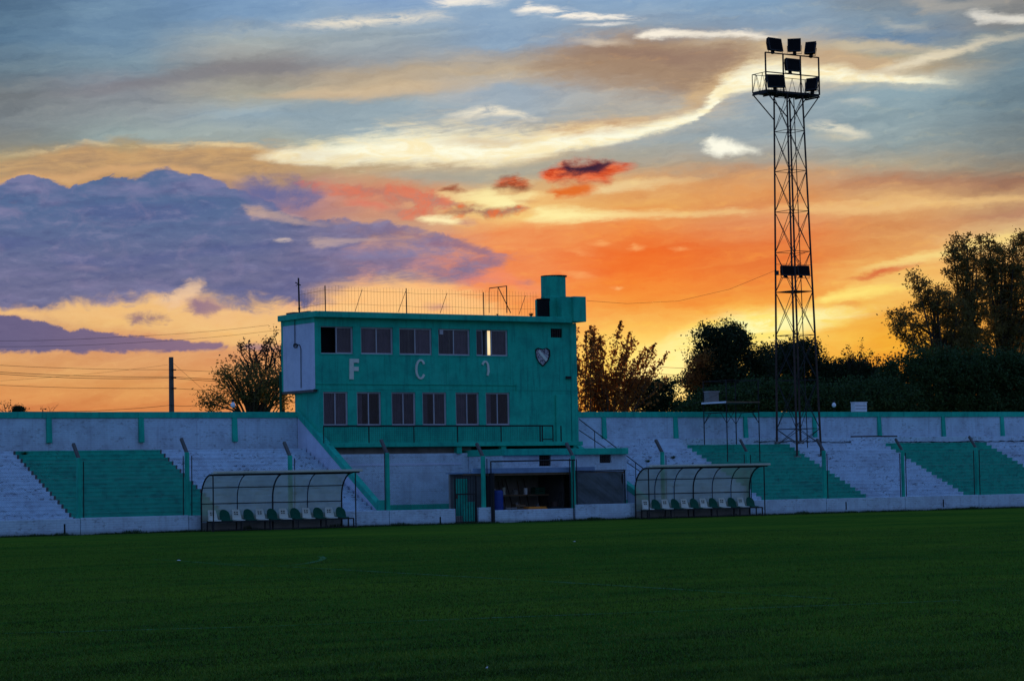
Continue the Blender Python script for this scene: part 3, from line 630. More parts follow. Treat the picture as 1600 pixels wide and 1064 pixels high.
# panels between posts
POSTS = [-1.25, 3.0, 7.22, 11.45, 15.64, 19.98, 24.25, 28.72, 33.15, 37.35, 41.85, 46.26, 50.6]
edges = [-5.5, -1.25, 3.0, 7.22, 11.45, 15.64, 18.62]
for a, b in zip(edges[:-1], edges[1:]): seg(a+.012, b-.012, .60+random.uniform(-.015, .015))
seg(19.68, 20.30, .62); seg(20.42, 24.23, .50); seg(24.26, 27.0, .64); seg(27.02, 28.70, .64)
e2 = [28.72, 33.15, 37.35, 41.85, 46.26, 50.6, 55]
for a, b in zip(e2[:-1], e2[1:]): seg(a+.012, b-.012, .64+random.uniform(-.012, .012))
MB().box((20.31, -.02, 0), (20.41, .22, 1.95)).build('door_post', m_steel, fw)
for x, y in ((101, 826), (688, 814), (1322, 790), (1474, 786)):
    u, z = pv(x, y, 0); MB().box((u-.03, -.006, z-.17), (u+.03, .05, z+.17)).build('drain_slot', m_dark, fw)
# weeds and dirt at the foot
def weeds():
    n = 60000
    u = rng.random(n)*60-5; vv = -rng.random(n)**2*.35-.01; dens = np.array([mnoise.noise(Vector((a*.5, 3.1, 0))) for a in u])
    keep_ = rng.random(n) < .35+dens*.9
    u = u[keep_]; vv = vv[keep_]; n = len(u)
    big = np.maximum(0, np.array([mnoise.noise(Vector((a*1.1, 9.1, 0))) for a in u]))
    h = (.035+rng.random(n)*.06)*(1+big*2.2); a = rng.random(n)*6.283; wd = .006+rng.random(n)*.01
    lean = rng.normal(0, .03, (n, 2)); V = np.zeros((n, 3, 3)); cx = np.cos(a)*wd; sy = np.sin(a)*wd
    V[:, 0] = np.stack([u-cx, vv-sy, np.zeros(n)], 1); V[:, 1] = np.stack([u+cx, vv+sy, np.zeros(n)], 1)
    V[:, 2] = np.stack([u+lean[:, 0], vv+lean[:, 1], h], 1); return V
wo = bpy.data.objects.new('weeds', tri_mesh('weeds', weeds(), l_hedge)); C.objects.link(wo); wo.location = O; wo.rotation_euler = (0, 0, YAW)
tag(wo, 'uneven dark grass and weeds along the foot of the white wall', 'weeds', None, 'stuff')

# ================================================================ FENCE WITH BENT POSTS
fence = thing('perimeter_fence', 'wire fence on teal concrete posts with bent tops along the pitch wall', 'fence', (0, 0, 0))
ztop = {3.0: 2.72, 7.22: 2.88, 15.64: 2.78, 19.98: 2.62, 24.25: 2.6, 28.72: 2.7, 33.15: 2.68, 37.35: 2.68, 41.85: 2.67, 46.26: 2.75}
for i, u in enumerate(POSTS):
    zt = ztop.get(u, 2.72); base = .5
    thin = u in (41.85, 46.26, 33.15)
    wdt = .072 if not thin else .05
    ln = random.uniform(.0, .02)
    po = MB().prism([(u-wdt, .04, base), (u+wdt, .04, base), (u+wdt*.9, .04, zt), (u-wdt*.9, .04, zt)], (0, .14, 0)).build('fence_post', m_teal, fence, bevel=.01)
    a = Vector((u, .11, zt-.03)); b = Vector((u-.03, .50, zt+.50))
    ar = MB(); d = (b-a).normalized(); s_ = Vector((1, 0, 0))*wdt*.7; q = d.cross(Vector((1, 0, 0))).normalized()*.05
    n0 = [a-s_-q, a+s_-q, a+s_+q, a-s_+q]; ar.prism(n0, b-a)
    ar.build('post_arm', m_conc_d, po)
    if u not in (15.64,):
        for s in ((-1, 1) if i % 2 == 0 or thin else (1,)):
            MB().tube([(u+s*.17, .1, base), (u+s*.17+ln, .1, zt-.1-.06*random.random())], .020, 6).build('stretcher_bar', m_steel, po)
    elif True:
        MB().tube([(u-.12, .1, base), (u-.12, .1, zt)], .020, 6).build('stretcher_bar', m_steel, po)
def chain(u0, u1, z0, z1, r=.0016, sp=.085):
    mb = MB(); h = z1-z0; L = u1-u0; k = int((L+h)/sp)
    for i in range(k):
        s = i*sp
        # rising to the right
        a0 = u0-h+s; p, q = (a0, z0), (a0+h, z1)
        if p[0] < u0: p = (u0, z0+(u0-a0))
        if q[0] > u1: q = (u1, z1-(a0+h-u1))
        if q[0]-p[0] > .02:
            mb.tube([(p[0], .1, p[1]), (q[0], .1, q[1])], r, 3, False)
            mb.tube([(u0+u1-p[0], .104, p[1]), (u0+u1-q[0], .104, q[1])], r, 3, False)
    return mb
m_wire = painted('galvanised_wire', (.16,.17,.18), (.08,.08,.08), rough=.5, dirt=.3)
for a, b in zip(POSTS[:-1], POSTS[1:]):
    if a == 15.64: b = 18.6
    if a == 19.98:
        continue
    mb = chain(a+.1, b-.1, .66, 2.62)
    mb.build('chain_link', m_wire, fence, kind='stuff')
    for z in (1.3, 2.0, 2.63): MB().tube([(a+.08, .1, z), ((a+b)/2, .1, z-.015), (b-.08, .1, z)], .004, 4, False).build('tension_wire', m_wire, fence)

# ================================================================ TERRACES
NS = 18; RISE = .1555; TREAD = .345; VT0 = 1.72
def step_v(i): return VT0 + TREAD*i
def terrace(name, label, secs, org):
    t = thing(name, label, 'stand', org)
    fs_ = []
    for (u0, u1, mat, lab) in secs:
        fs_.append((u0, u1, mat, lab))
    if org[0] < 20:
        secs = []
        for (u0, u1, mat, lab) in fs_:
            if mat is m_teal_st:
                secs += [(u0, u0+.09, m_conc_d, None), (u0+.09, u1-.07, mat, lab), (u1-.07, u1, m_conc_d, None)]
            else: secs.append((u0, u1, mat, lab))
    for (u0, u1, mat, lab) in secs:
        for i in range(NS):
            z1 = .30 + RISE*(i+1); z0 = z1-RISE
            v0 = step_v(i); v1 = step_v(i+1)+.02 if i < NS-1 else 7.93
            mb = MB()
            # riser + nosing (a worn, slightly uneven lip)
            n = 9 if u1-u0 > 1 else 1; us = [u0+(u1-u0)*k/n for k in range(n+1)]
            prev = None
            for k in range(n):
                j = random.uniform(-.007, .007); j2 = random.uniform(-.004, .004)
                mb.box((us[k]+.001, v0+.014+j, z0-.02), (us[k+1]-.001, v1, z1-.05))
                mb.box((us[k]+.001, v0+j, z1-.05), (us[k+1]-.001, v1, z1+j2))
            o = mb.build('step', mat, t, calc=False)
            if lab: o['label'] = lab+' step'
    return t
t1 = terrace('west_terrace', 'stepped terrace left of the building, white with one teal block', [(-7, 3.62, m_white_r, 'white'), (3.62, 9.80, m_teal_st, 'teal'), (9.80, 16.24, m_white_r, 'white')], (5, 2, 0))
t1.name = 'stepped_terrace'
t2 = terrace('stepped_terrace', 'stepped terrace right of the building, white with two teal blocks', [(29.32, 35.75, m_white_r, 'white'), (35.75, 41.72, m_teal_st, 'teal'), (41.72, 47.62, m_white_r, 'white'), (47.62, 54.2, m_teal_st, 'teal'), (54.2, 60, m_white_r, 'white')], (40, 2, 0))
def crack_shade(par, pts, v, th, nm='crack_shade'):  # dark strips: left crack line, and right ledge's shadow gap put in as colour
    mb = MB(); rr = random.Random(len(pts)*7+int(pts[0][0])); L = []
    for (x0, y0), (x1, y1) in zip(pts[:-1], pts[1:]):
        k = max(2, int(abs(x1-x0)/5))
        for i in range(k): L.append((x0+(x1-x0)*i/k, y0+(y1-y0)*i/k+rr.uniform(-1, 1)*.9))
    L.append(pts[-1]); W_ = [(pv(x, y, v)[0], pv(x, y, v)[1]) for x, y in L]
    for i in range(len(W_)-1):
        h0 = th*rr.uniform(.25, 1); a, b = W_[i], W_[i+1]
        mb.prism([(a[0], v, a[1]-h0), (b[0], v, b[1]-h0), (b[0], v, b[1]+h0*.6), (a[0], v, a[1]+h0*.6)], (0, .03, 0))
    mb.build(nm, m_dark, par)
crack_shade(t1, [(296,699),(325,697),(352,699),(395,701)], 7.895, .035)
crack_shade(t1, [(405,700),(440,699),(462,701)], 7.895, .03)
crack_shade(t2, [(1178,690),(1260,689),(1330,691)], 7.895, .028)
crack_shade(t2, [(1400,691),(1500,690),(1640,688)], 7.895, .032)
# path behind the pitch wall
o = MB().box((-7, .2, 0), (60, 1.74, .30)).build('path', m_conc, None); tag(o, 'concrete path between the low wall and the terrace', None, None, 'structure')
# upper plinth under the back wall
ZT = .30+RISE*NS
for (a, b, par) in ((-7, 16.24, t1), (29.32, 60, t2)):
    k = int((b-a)/4.04); 
    for i in range(k+1):
        u0 = a+i*4.04; u1 = min(b, u0+4.03)
        if u1-u0 > .1: MB().box((u0, 7.94, ZT-.3), (u1, 8.36, ZT+.30)).build('top_ledge', m_white_r, par, bevel=.012)

# ================================================================ BACK WALL
def back_wall(name, label, u0, u1, pil, org):
    t = thing(name, label, 'wall', org)
    ps = [u0]+pil+[u1]
    for a, b in zip(ps[:-1], ps[1:]):
        MB().box((a+.004, 8.42, 0), (b-.004, 8.62, 4.42)).build('wall_panel', m_white, t)
    for p in pil:
        mb = MB(); mb.prism([(p-.115, 8.42-.02, 4.36), (p+.115, 8.40, 4.36), (p+.115, 8.27, ZT+.32), (p-.115, 8.27, ZT+.32)], (0, .0, 0))
        mb = MB(); mb.prism([(p-.11, 8.425, 4.37), (p-.11, 8.36, 4.37), (p-.11, 8.30, ZT+.31), (p-.11, 8.425, ZT+.31)], (.22, 0, 0))
        mb.build('pilaster', m_teal, t, bevel=.008)
        # haunches where the pilaster meets the coping
    ks = np.arange(u0, u1, 4.04)
    for k in ks:
        MB().box((k+.003, 8.36, 4.37), (min(k+4.037, u1), 8.68, 4.61)).build('coping', m_teal, t, bevel=.01)
    return t
bw1 = back_wall('back_wall', 'whitewashed back wall with teal coping left of the building', -7, 16.62, [1.37, 5.41, 9.30, 13.42], (5, 8.5, 0))
bw2 = back_wall('back_wall', 'whitewashed back wall with teal coping right of the building', 29.3, 60, [31.74, 35.72, 39.76, 43.91, 47.95, 52.10, 56.06], (45, 8.5, 0))
# brown pipe lying along the ledge of the right terrace
o = MB().tube([(Wd(0,0,0)*0 + Vector((pu(1330, 7.9), 7.97, ZT+.33)))[:], (pu(1365, 7.9), 7.98, ZT+.335), (pu(1402, 7.9), 7.97, ZT+.33)], .035, 8).build('drain_pipe', m_rust, None)
tag(o, 'short rusty pipe lying on the ledge at the top of the right terrace', 'pipe')

# ================================================================ PARAPETS OF THE ACCESS STAIRS
def parapet(u, org, label, v_end=8.36, v_start=2.0, z_start=.75, slope=.572, side=1, zoff=0):
    t = thing('stair_parapet', label, 'wall', org)
    zs = z_start; ze = z_start+slope*(v_end-v_start)
    MB().prism([(u, v_start, 0), (u, v_end, 0), (u, v_end, ze), (u, v_start, zs)], (.16*side, 0, 0)).build('wall', m_white_s, t)
    MB().prism([(u-.05*side, v_start-.06, zs), (u-.05*side, v_end, ze), (u-.05*side, v_end, ze+.30), (u-.05*side, v_start-.06, zs+.26)], (.26*side, 0, 0)).build('coping', m_teal, t, bevel=.01)
    return t
uA, zA = pv(603, 788, 2.0)
parapet(16.30, (16.3, 3, 0), 'sloping white parapet with a teal coping at the left foot of the building', v_start=2.0, z_start=.55, slope=.607)
# small teal newel at its foot
MB().box((16.27, 1.80, .30), (16.52, 2.0, .98)).build('newel', m_teal, bpy.data.objects['stair_parapet'])
parapet(29.30, (29.3, 3, 0), 'sloping parapet with a teal coping right of the small barred windows', v_start=2.2, z_start=.60, slope=.46)

# ================================================================ BUILDING
B = thing('clubhouse', 'teal two storey press box with white side wall and flat roof above the stand', 'building', (22.5, 7, 0))
VB = 6.7
ul_up = pu(492, VB, 560); ul_lo = pu(499, VB, 640)
ur = pu(902, VB, 600)
zroof_b = pz(700, 500, 6.45); zroof_t = pz(700, 491, 6.45)
zmid = pz(650, 600, VB)
zbal = pz(700, 691, 5.8)
def wall_holes(u0, u1, z0, z1, v, th, holes):
    us = sorted(set([u0, u1]+[h for H_ in holes for h in H_[:2]])); zs = sorted(set([z0, z1]+[h for H_ in holes for h in H_[2:]]))
    mb = MB()
    def solid(i, j):
        if i < 0 or j < 0 or i >= len(us)-1 or j >= len(zs)-1: return None
        cu = (us[i]+us[i+1])/2; cz = (zs[j]+zs[j+1])/2
        return not any(h[0] < cu < h[1] and h[2] < cz < h[3] for h in holes)
    for i in range(len(us)-1):
        for j in range(len(zs)-1):
            if not solid(i, j): continue
            a, b, c, d = us[i], us[i+1], zs[j], zs[j+1]
            mb.quad((a, v, c), (b, v, c), (b, v, d), (a, v, d))
            mb.quad((b, v+th, c), (a, v+th, c), (a, v+th, d), (b, v+th, d))
            for (di, dj, q) in ((-1, 0, ((a, v, d), (a, v+th, d), (a, v+th, c), (a, v, c))), (1, 0, ((b, v, c), (b, v+th, c), (b, v+th, d), (b, v, d))),
                                (0, -1, ((a, v, c), (a, v+th, c), (b, v+th, c), (b, v, c))), (0, 1, ((b, v, d), (b, v+th, d), (a, v+th, d), (a, v, d)))):
                if solid(i+di, j+dj) in (False, None): mb.quad(*q)
    return mb
UP = [(501.3, 551.8, 511, 553), (564, 614.3, 512, 554), (624, 675, 512.8, 554.3), (685, 734.6, 513.6, 555), (744.3, 793.7, 514.4, 556)]
LO = [(505.5, 544, 612.6, 664.5), (558, 596, 612.4, 664.5), (612.4, 649.8, 612.4, 664.5), (660.5, 698, 612.8, 664.5), (712.5, 749, 612.8, 664.5), (759.6, 797, 613.4, 664.5)]
def hole(x0, x1, y0, y1, v=VB):
    xm = (x0+x1)/2; ym = (y0+y1)/2
    return (pu(x0, v, ym), pu(x1, v, ym), pz(xm, y1, v), pz(xm, y0, v))
HU = [hole(*h) for h in UP]; HL = [hole(*h) for h in LO]
zU0 = sum(h[2] for h in HU)/5; zU1 = sum(h[3] for h in HU)/5; zL0 = sum(h[2] for h in HL)/6; zL1 = sum(h[3] for h in HL)/6
HU = [(a, b, zU0, zU1) for a, b, _, _ in HU]; HL = [(a, b, zL0, zL1) for a, b, _, _ in HL]
vent = hole(860.5, 878.5, 513.5, 527.5)
SEAM = pz(650, 609, VB)
VR_U, VR_L = 9.55, 8.75
wall_holes(ul_up, ur, SEAM, zroof_b, VB, .15, HU+[vent]).build('front_wall', m_teal, B, calc=False)
wall_holes(ul_lo, ur+.03, zbal, SEAM-.002, VB+.012, .15, HL).build('front_wall', m_teal, B, calc=False)
# rear wall with the window the sunset shines through
a0, c0 = pv(757, 557, VR_U-.1); a1, c1 = pv(769, 517.5, VR_U-.1)
wall_holes(ul_up, ur, SEAM, zroof_b, VR_U-.15, .15, [(a0-.25, a1+.12, c0-.02, c1+.02)]).build('rear_wall', m_teal, B, calc=False)
MB().box((ul_lo, VR_L-.15, 0), (ur, VR_L, SEAM)).build('rear_wall', m_teal, B)
# side walls: white upstairs, teal below
zsb = pz(470, 507, 8)
MB().box((ul_up, VB+.151, SEAM), (ul_up+.15, VR_U-.152, zsb)).build('side_wall', m_white_s, B, label='white upper side wall')
MB().box((ul_up-.008, VB+.001, zsb+.001), (ul_up+.15, VR_U, zroof_b)).build('side_band', m_teal, B)
MB().box((ul_up-.004, VB+.001, SEAM+.02), (ul_up+.0, VB+.148, zsb)).build('corner_strip', m_white_s, B)
MB().box((ul_up+.004, VR_U-.15, SEAM+.01), (ul_up+.15, VR_U-.001, zsb)).build('side_wall', m_white_s, B)
MB().box((ul_lo, VB+.165, zbal-.6), (ul_lo+.15, VR_L-.152, SEAM-.003)).build('side_wall', m_teal, B, label='teal lower side wall')
MB().box((ur-.15, VB+.151, SEAM+.004), (ur, VR_U-.152, zroof_b)).build('side_wall', m_teal, B)
MB().box((ur-.15, VB+.165, 0), (ur+.02, VR_L-.152, SEAM-.003)).build('side_wall', m_teal, B)
# upper floor slab (seen from below at the rear overhang)
MB().box((ul_up+.002, VB+.16, SEAM-.10), (ur-.01, VR_U-.003, SEAM-.004)).build('floor_slab', m_conc_d, B)
MB().box((ul_lo+.16, VB+.18, zbal-.15), (ur-.16, VR_L-.16, zbal)).build('floor_slab', m_conc_d, B)
MB().box((ul_up-.01, VB-.035, zmid-.035), (pu(808, VB), VB-.001, zmid+.015)).build('string_course', m_teal, B, bevel=.008)
# roof slab with a deep edge
uro = pu(897, 6.3, 500)
MB().box((ul_up-.10, 6.42, zroof_b), (uro, VR_U+.12, zroof_t)).build('roof', m_teal, B, bevel=.015)
MB().box((ul_up+.25, 8.9, zroof_t+.001), (ul_up+1.0, VR_U, zroof_t+.12)).build('roof_kerb', m_conc_d, B)
MB().box((ul_up+.0, 7.2, zroof_t+.001), (ul_up+.12, 8.6, zroof_t+.05)).build('roof_kerb', m_conc_d, B)
# corner box above the right end
ub0, zb1 = pv(880.5, 462.5, 6.3); ub1 = pu(916, 6.3, 480); zb0 = pz(900, 502.5, 6.3)
cb = MB().box((uro+.002, 6.3, zb0), (ub1, 8.6, zb1)).build('corner_box', m_teal, B, bevel=.02)
MB().box((ub0, 6.45, zroof_t+.002), (uro, 8.5, zb1-.01)).build('corner_box', m_teal, B)
# vertical relief on the right side of the front
x0, z1_ = pv(868.5, 617, VB-.05); x1, z0_ = pv(893, 697, VB-.05)
MB().box((x0, VB-.07, zbal+.002), (x1, VB+.01, z1_)).build('door_panel', m_teal, B, bevel=.012)
MB().box((ur-.34, VB-.03, zbal+.002), (ur-.17, VB-.001, zroof_b)).build('downpipe_chase', m_teal, B, bevel=.01)
MB().box((pu(884, VB), VB-.10, pz(884, 592, VB)), (pu(892, VB), VB-.031, pz(884, 588, VB))).build('lamp_bracket', m_steel, B)
MB().tube([(pu(807, VB), VB-.03, pz(807, 600, VB)), (pu(807, VB), VB-.03, pz(807, 611, VB))], .02, 6).build('pipe_stub', m_teal, B)
for xx in (604, 700, 800): MB().box((pu(xx, VB)-.05, VB-.012, zmid+.02), (pu(xx, VB)+.05, VB-.001, zU0-.02)).build('column_strip', m_teal, B)

# windows
def window(h, kinds, parent, split=.5):
    a, b, z0, z1 = h; mw = .035; v = VB+.065
    fr = MB()
    fr.box((a, v, z0), (a+mw, v+.06, z1)); fr.box((b-mw, v, z0), (b, v+.06, z1))
    fr.box((a+mw, v, z1-mw), (b-mw, v+.06, z1)); fr.box((a+mw, v, z0), (b-mw, v+.06, z0+mw))
    wn_ = fr.build('window', m_alu, parent)
    mid = a+(b-a)*split
    for i, kd in enumerate(kinds):
        p0, p1 = (a+mw, mid) if i == 0 else (mid, b-mw)
        vv = v+.012+.018*i
        if kd == 'open':
            continue
        if kd == 'half':                           # sash slid aside: gap at the right part
            gap0 = pu(755.2, VB, 535); p1 = gap0
        s = MB(); e = .026
        s.box((p0, vv, z0+mw), (p0+e, vv+.015, z1-mw)); s.box((p1-e, vv, z0+mw), (p1, vv+.015, z1-mw))
        s.box((p0+e, vv, z1-mw-e), (p1-e, vv+.015, z1-mw)); s.box((p0+e, vv, z0+mw), (p1-e, vv+.015, z0+mw+e))
        s.build('sash', m_alu, wn_)
        MB().box((p0+e, vv+.004, z0+mw+e), (p1-e, vv+.009, z1-mw-e)).build('pane', m_glass, wn_)
        if kd in ('cur', 'half'):
            c = MB(); n = 14; pts = []
            for k in range(n+1):
                pts.append((p0+.01+(p1-p0-.02)*k/n, v+.11+.012*math.sin(k*2.1)+.006*math.sin(k*5.3)))
            for k in range(n): c.quad((pts[k][0], pts[k][1], z0+.02), (pts[k+1][0], pts[k+1][1], z0+.02), (pts[k+1][0], pts[k+1][1], z1-.02), (pts[k][0], pts[k][1], z1-.02))
            c.build('curtain', m_curtain, wn_, calc=False)
        if kd == 'hc':                              # half drawn curtain
            c = MB(); q = p0+(p1-p0)*.55
            for k in range(8):
                xa = p0+(q-p0)*k/8; xb = p0+(q-p0)*(k+1)/8
                c.quad((xa, v+.11+.01*(k % 2), z0+.02), (xb, v+.11+.01*((k+1) % 2), z0+.02), (xb, v+.11+.01*((k+1) % 2), z1-.02), (xa, v+.11+.01*(k % 2), z1-.02))
            c.build('curtain', m_curtain, wn_, calc=False)
    if 'half' not in kinds: MB().box((a-.05, VB+.42, z0-.1), (b+.05, VB+.44, z1+.05)).build('shade_backing', m_dark, wn_)  # near-black sheet added behind the sashes, standing in for the unlit room
    MB().box((mid-.018, v-.006, z0+mw), (mid+.018, v+.055, z1-mw)).build('mullion', m_alu, wn_)
    MB().box((a-.03, VB-.02, z0-.04), (b+.03, VB+.03, z0-.002)).build('sill', m_teal, wn_)
    return wn_
KU = [('open', 'cur'), ('cur', 'cur'), ('cur', 'cur'), ('cur', 'cur'), ('half', 'cur')]
KL = [('cur', 'cur'), ('hc', 'dark'), ('cur', 'cur'), ('hc', 'cur'), ('cur', 'dark'), ('hc', 'dark')]
for h, k in zip(HU, KU): wn_ = window(h, k, B)
for h, k in zip(HL, KL): window(h, k, B)
# small paper stuck in the fourth upper window
a_, z_ = pv(690, 518, VB)
MB().box((a_-.08, VB+.035, z_-.12), (a_+.1, VB+.04, z_+.08)).build('paper_notice', m_alu, B)
# partitions that keep the rooms dark
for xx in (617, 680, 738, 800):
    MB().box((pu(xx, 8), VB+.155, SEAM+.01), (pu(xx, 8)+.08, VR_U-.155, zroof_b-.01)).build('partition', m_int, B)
# vent with bars
vg = MB().box((vent[0], VB+.10, vent[2]), (vent[1], VB+.14, vent[3])).build('vent', m_dark, B)
g = MB()
for k in range(1, 5):
    uu = vent[0]+(vent[1]-vent[0])*k/5; g.box((uu-.012, VB+.02, vent[2]), (uu+.012, VB+.05, vent[3]))
for k in range(1, 4):
    zz = vent[2]+(vent[3]-vent[2])*k/4; g.box((vent[0], VB+.052, zz-.012), (vent[1], VB+.07, zz+.012))
g.build('grille', m_rust, vg)

# lettering and crest on the front
def P2(x, y, v=VB): return pv(x, y, v)
def plate(name, polys, mat, th=.05, parent=B):
    mb = MB()
    for pl in polys:
        pts = [(*[pv(x, y, VB-.002)[0]], VB-.002, pv(x, y, VB-.002)[1]) for x, y in pl]
        mb.prism(pts, (0, -th, 0))
    return mb.build(name, mat, parent)
plate('letter', [[(545.5, 560.5), (551.8, 560.6), (551.8, 592.8), (545.5, 592.6)], [(552, 560.6), (560, 560.8), (560, 567), (552, 566.8)], [(552, 573), (559.5, 573.2), (559.5, 579.8), (552, 579.6)]], m_letter)
def arc_poly(cx, cy, rx, ry, a0, a1, wd, n=14):
    P_ = []
    outer = [(cx+rx*math.cos(math.radians(a0+(a1-a0)*k/n)), cy-ry*math.sin(math.radians(a0+(a1-a0)*k/n))) for k in range(n+1)]
    inner = [(cx+(rx-wd)*math.cos(math.radians(a0+(a1-a0)*k/n)), cy-(ry-wd)*math.sin(math.radians(a0+(a1-a0)*k/n))) for k in range(n+1)]
    return [[outer[k], outer[k+1], inner[k+1], inner[k]] for k in range(n)]
plate('letter', arc_poly(656.5, 577, 8.2, 15.8, 35, 325, 3.0), m_letter)
plate('letter', arc_poly(757.5, 575, 6.2, 11.5, 5, 150, 2.8, 10) + [[(763.6, 574), (764.2, 580), (762.6, 587), (760.2, 586.6), (761.2, 579), (760.8, 574)]], m_letter)
def crest_mat():
    m, t, b, o = newmat('painted_crest')
    P, x, y, z = stand_pos(t)
    n = t.noise(P, 9.0, 3, .6, 1.0)
    c = t.mix(t.ss(n, .44, .54), (.05,.07,.10,1), (.42,.40,.42,1))
    c = t.mix(t.ss(t.noise(P, 22.0, 2, .5), .55, .62), c, (.20,.05,.06,1))
    t.l.new(c, b.inputs['Base Color']); b.inputs['Roughness'].default_value = .7; return m
m_crest = crest_mat()
SH = [(836, 546), (840, 543.5), (847, 545.5), (853.5, 543.5), (858.5, 547), (858.8, 556), (855.5, 564.5), (848, 572.5), (841.5, 567), (837, 558)]
cr = plate('crest', [SH], m_steel, .06)
SI = [(847.3+(x-847.3)*.84, 557+(y-557)*.86) for x, y in SH]
def plate2(name, polys, mat, v, th, parent):
    mb = MB()
    for pl in polys: mb.prism([(pv(x, y, v)[0], v, pv(x, y, v)[1]) for x, y in pl], (0, -th, 0))
    return mb.build(name, mat, parent)
plate2('crest_field', [SI], m_crest, VB-.064, .015, cr)
plate2('crest_band', [[(840, 549), (843.5, 547.5), (855.5, 561), (853, 565)]], m_letter, VB-.081, .012, cr)

# balcony
zb = zbal
uR = pu(911, 5.8, 693)
MB().box((ul_lo-.02, 5.8, zb-.17), (uR, VB+.01, zb)).build('balcony_slab', m_teal, B, bevel=.01)
RA = B
zr = pz(680, 665, 5.86); 
u_a = pu(505.5, 5.86, 680); u_b = pu(864, 5.86, 680); u_c = pu(846, 5.86, 680)
rl = MB().tube([(u_a, 5.86, zr), (u_b, 5.86, zr-.02)], .030, 6).build('balcony_rail', m_steel, B)
for xx in (505.8, 576.5, 646.8, 715, 783, 844, 847.5, 864):
    uu = pu(xx, 5.86, 680); MB().tube([(uu, 5.86, zb+.002), (uu, 5.86, zr)], .026 if xx not in (844, 847.5) else .03, 6).build('rail_post', m_steel, rl)
MB().tube([(pu(847, 5.86), 5.86, zb+.10), (u_b, 5.86, zb+.10)], .022, 6).build('rail_bar', m_steel, rl)
MB().tube([(pu(876, 5.86), 5.86, zb+.002), (pu(876, 5.86), 5.86, zr-.02)], .03, 6).build('rail_post', m_steel, rl)
ms = MB(); uu = u_a
while uu < u_c:
    ms.tube([(uu, 5.87, zb+.05), (uu, 5.87, zr)], .0035, 3, False); uu += .09
for k in range(1, 9): ms.tube([(u_a, 5.874, zb+.05+k*.085), (u_c, 5.874, zb+.05+k*.085)], .003, 3, False)
ms.build('wire_mesh', m_steel, rl, kind='stuff')

# side conduit with a coil
cx_, cz0 = 460.5, 487
def side_pt(x, y):                                # a point on the left side wall plane
    d = ray(x, y); n = UD; t = ((O+UD*(ul_up-.03)).dot(n) - Vector((0,0,EYE)).dot(n))/d.dot(n); P = Vector((0,0,EYE))+d*t
    return (ul_up-.03, (P-O).dot(VD), P.z)
pts = [side_pt(460.5, 490), side_pt(460.7, 541), side_pt(463.5, 538), side_pt(468, 539), side_pt(470, 545), side_pt(470.3, 606)]
MB().tube(pts, .016, 5).build('conduit', m_steel, B)
ring = [side_pt(461.5+3*math.cos(a), 540+3*math.sin(a)) for a in np.linspace(0, 6.28, 11)]
MB().tube(ring, .02, 5).build('cable_coil', m_steel, B)

# storey under the balcony (white) and its dark clerestory
BS = thing('dressing_room', 'white ground floor wall under the balcony with a dark slot and teal pillars', 'building', (19, 6, 0))
uE = pu(792, 5.95, 720)
zc = pz(640, 708.5, 5.95)
MB().box((16.5, 5.95, .25), (23.05, 6.12, zc)).build('front_wall', m_white, BS)
MB().box((16.5, 5.925, .25), (23.0, 5.949, pz(640, 788, 5.93))).build('kick_band', m_teal, BS)
MB().box((16.5, 6.45, zc-.6), (23.5, 6.53, zb-.18)).build('inner_wall', m_int, BS)
for xx in (717.5, 787):
    uu = pu(xx, 5.9, 704); MB().box((uu-.12, 5.88, zc-.02), (uu+.12, 6.1, zb-.175)).build('pillar', m_teal, BS)
# faint panel relief on the white wall
MB().box((16.6, 5.935, pz(640, 727, 5.93)), (pu(720, 5.93), 5.949, pz(640, 724, 5.93))).build('string_course', m_white_s, BS)

# front room with the teal canopy slab and two barred windows
FR = thing('canteen', 'white single storey room under a teal slab with two small barred windows', 'building', (26, 4, 0))
VF = 3.35
uL = pu(785, VF, 720); uRr = pu(979, VF, 720)
zsl_b = pz(880, 710.5, 3.2); zsl_t = pz(880, 700.5, 3.2)
hw1 = hole(842.5, 861, 709.8, 728, VF); hw2 = hole(937, 955, 710.2, 723, VF)
wall_holes(uL, uRr, .25, zsl_b, VF, .16, [hw1, (hw2[0], hw2[1], hw2[2], hw1[3])]).build('front_wall', m_white, FR, calc=False)
MB().box((uL, VF+.161, .25), (uL+.16, 5.9, zsl_b)).build('side_wall', m_white, FR)
MB().box((uRr-.16, VF+.161, .25), (uRr, 6.6, zsl_b)).build('side_wall', m_white, FR)
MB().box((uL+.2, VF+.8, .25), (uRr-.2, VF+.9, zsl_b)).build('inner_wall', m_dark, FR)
MB().box((uL-.03, 3.15, zsl_b), (pu(982, 3.15, 705), 6.6, zsl_t)).build('roof', m_teal, FR, bevel=.012)
for hh in (hw1, (hw2[0], hw2[1], hw2[2], hw1[3])):
    a, b, z0, z1 = hh
    wf = MB().box((a, VF+.10, z0), (b, VF+.14, z1)).build('window', m_dark, FR)
    g = MB()
    for k in range(1, 5): g.box((a+(b-a)*k/5-.01, VF+.03, z0), (a+(b-a)*k/5+.01, VF+.05, z1))
    for k in range(1, 4): g.box((a, VF+.052, z0+(z1-z0)*k/4-.012), (b, VF+.07, z0+(z1-z0)*k/4+.012))
    g.build('bars', m_rust, wf)
MB().box((uL+.1, VF-.025, .25), (uRr, VF-.001, .75)).build('kick_band', m_teal, FR)

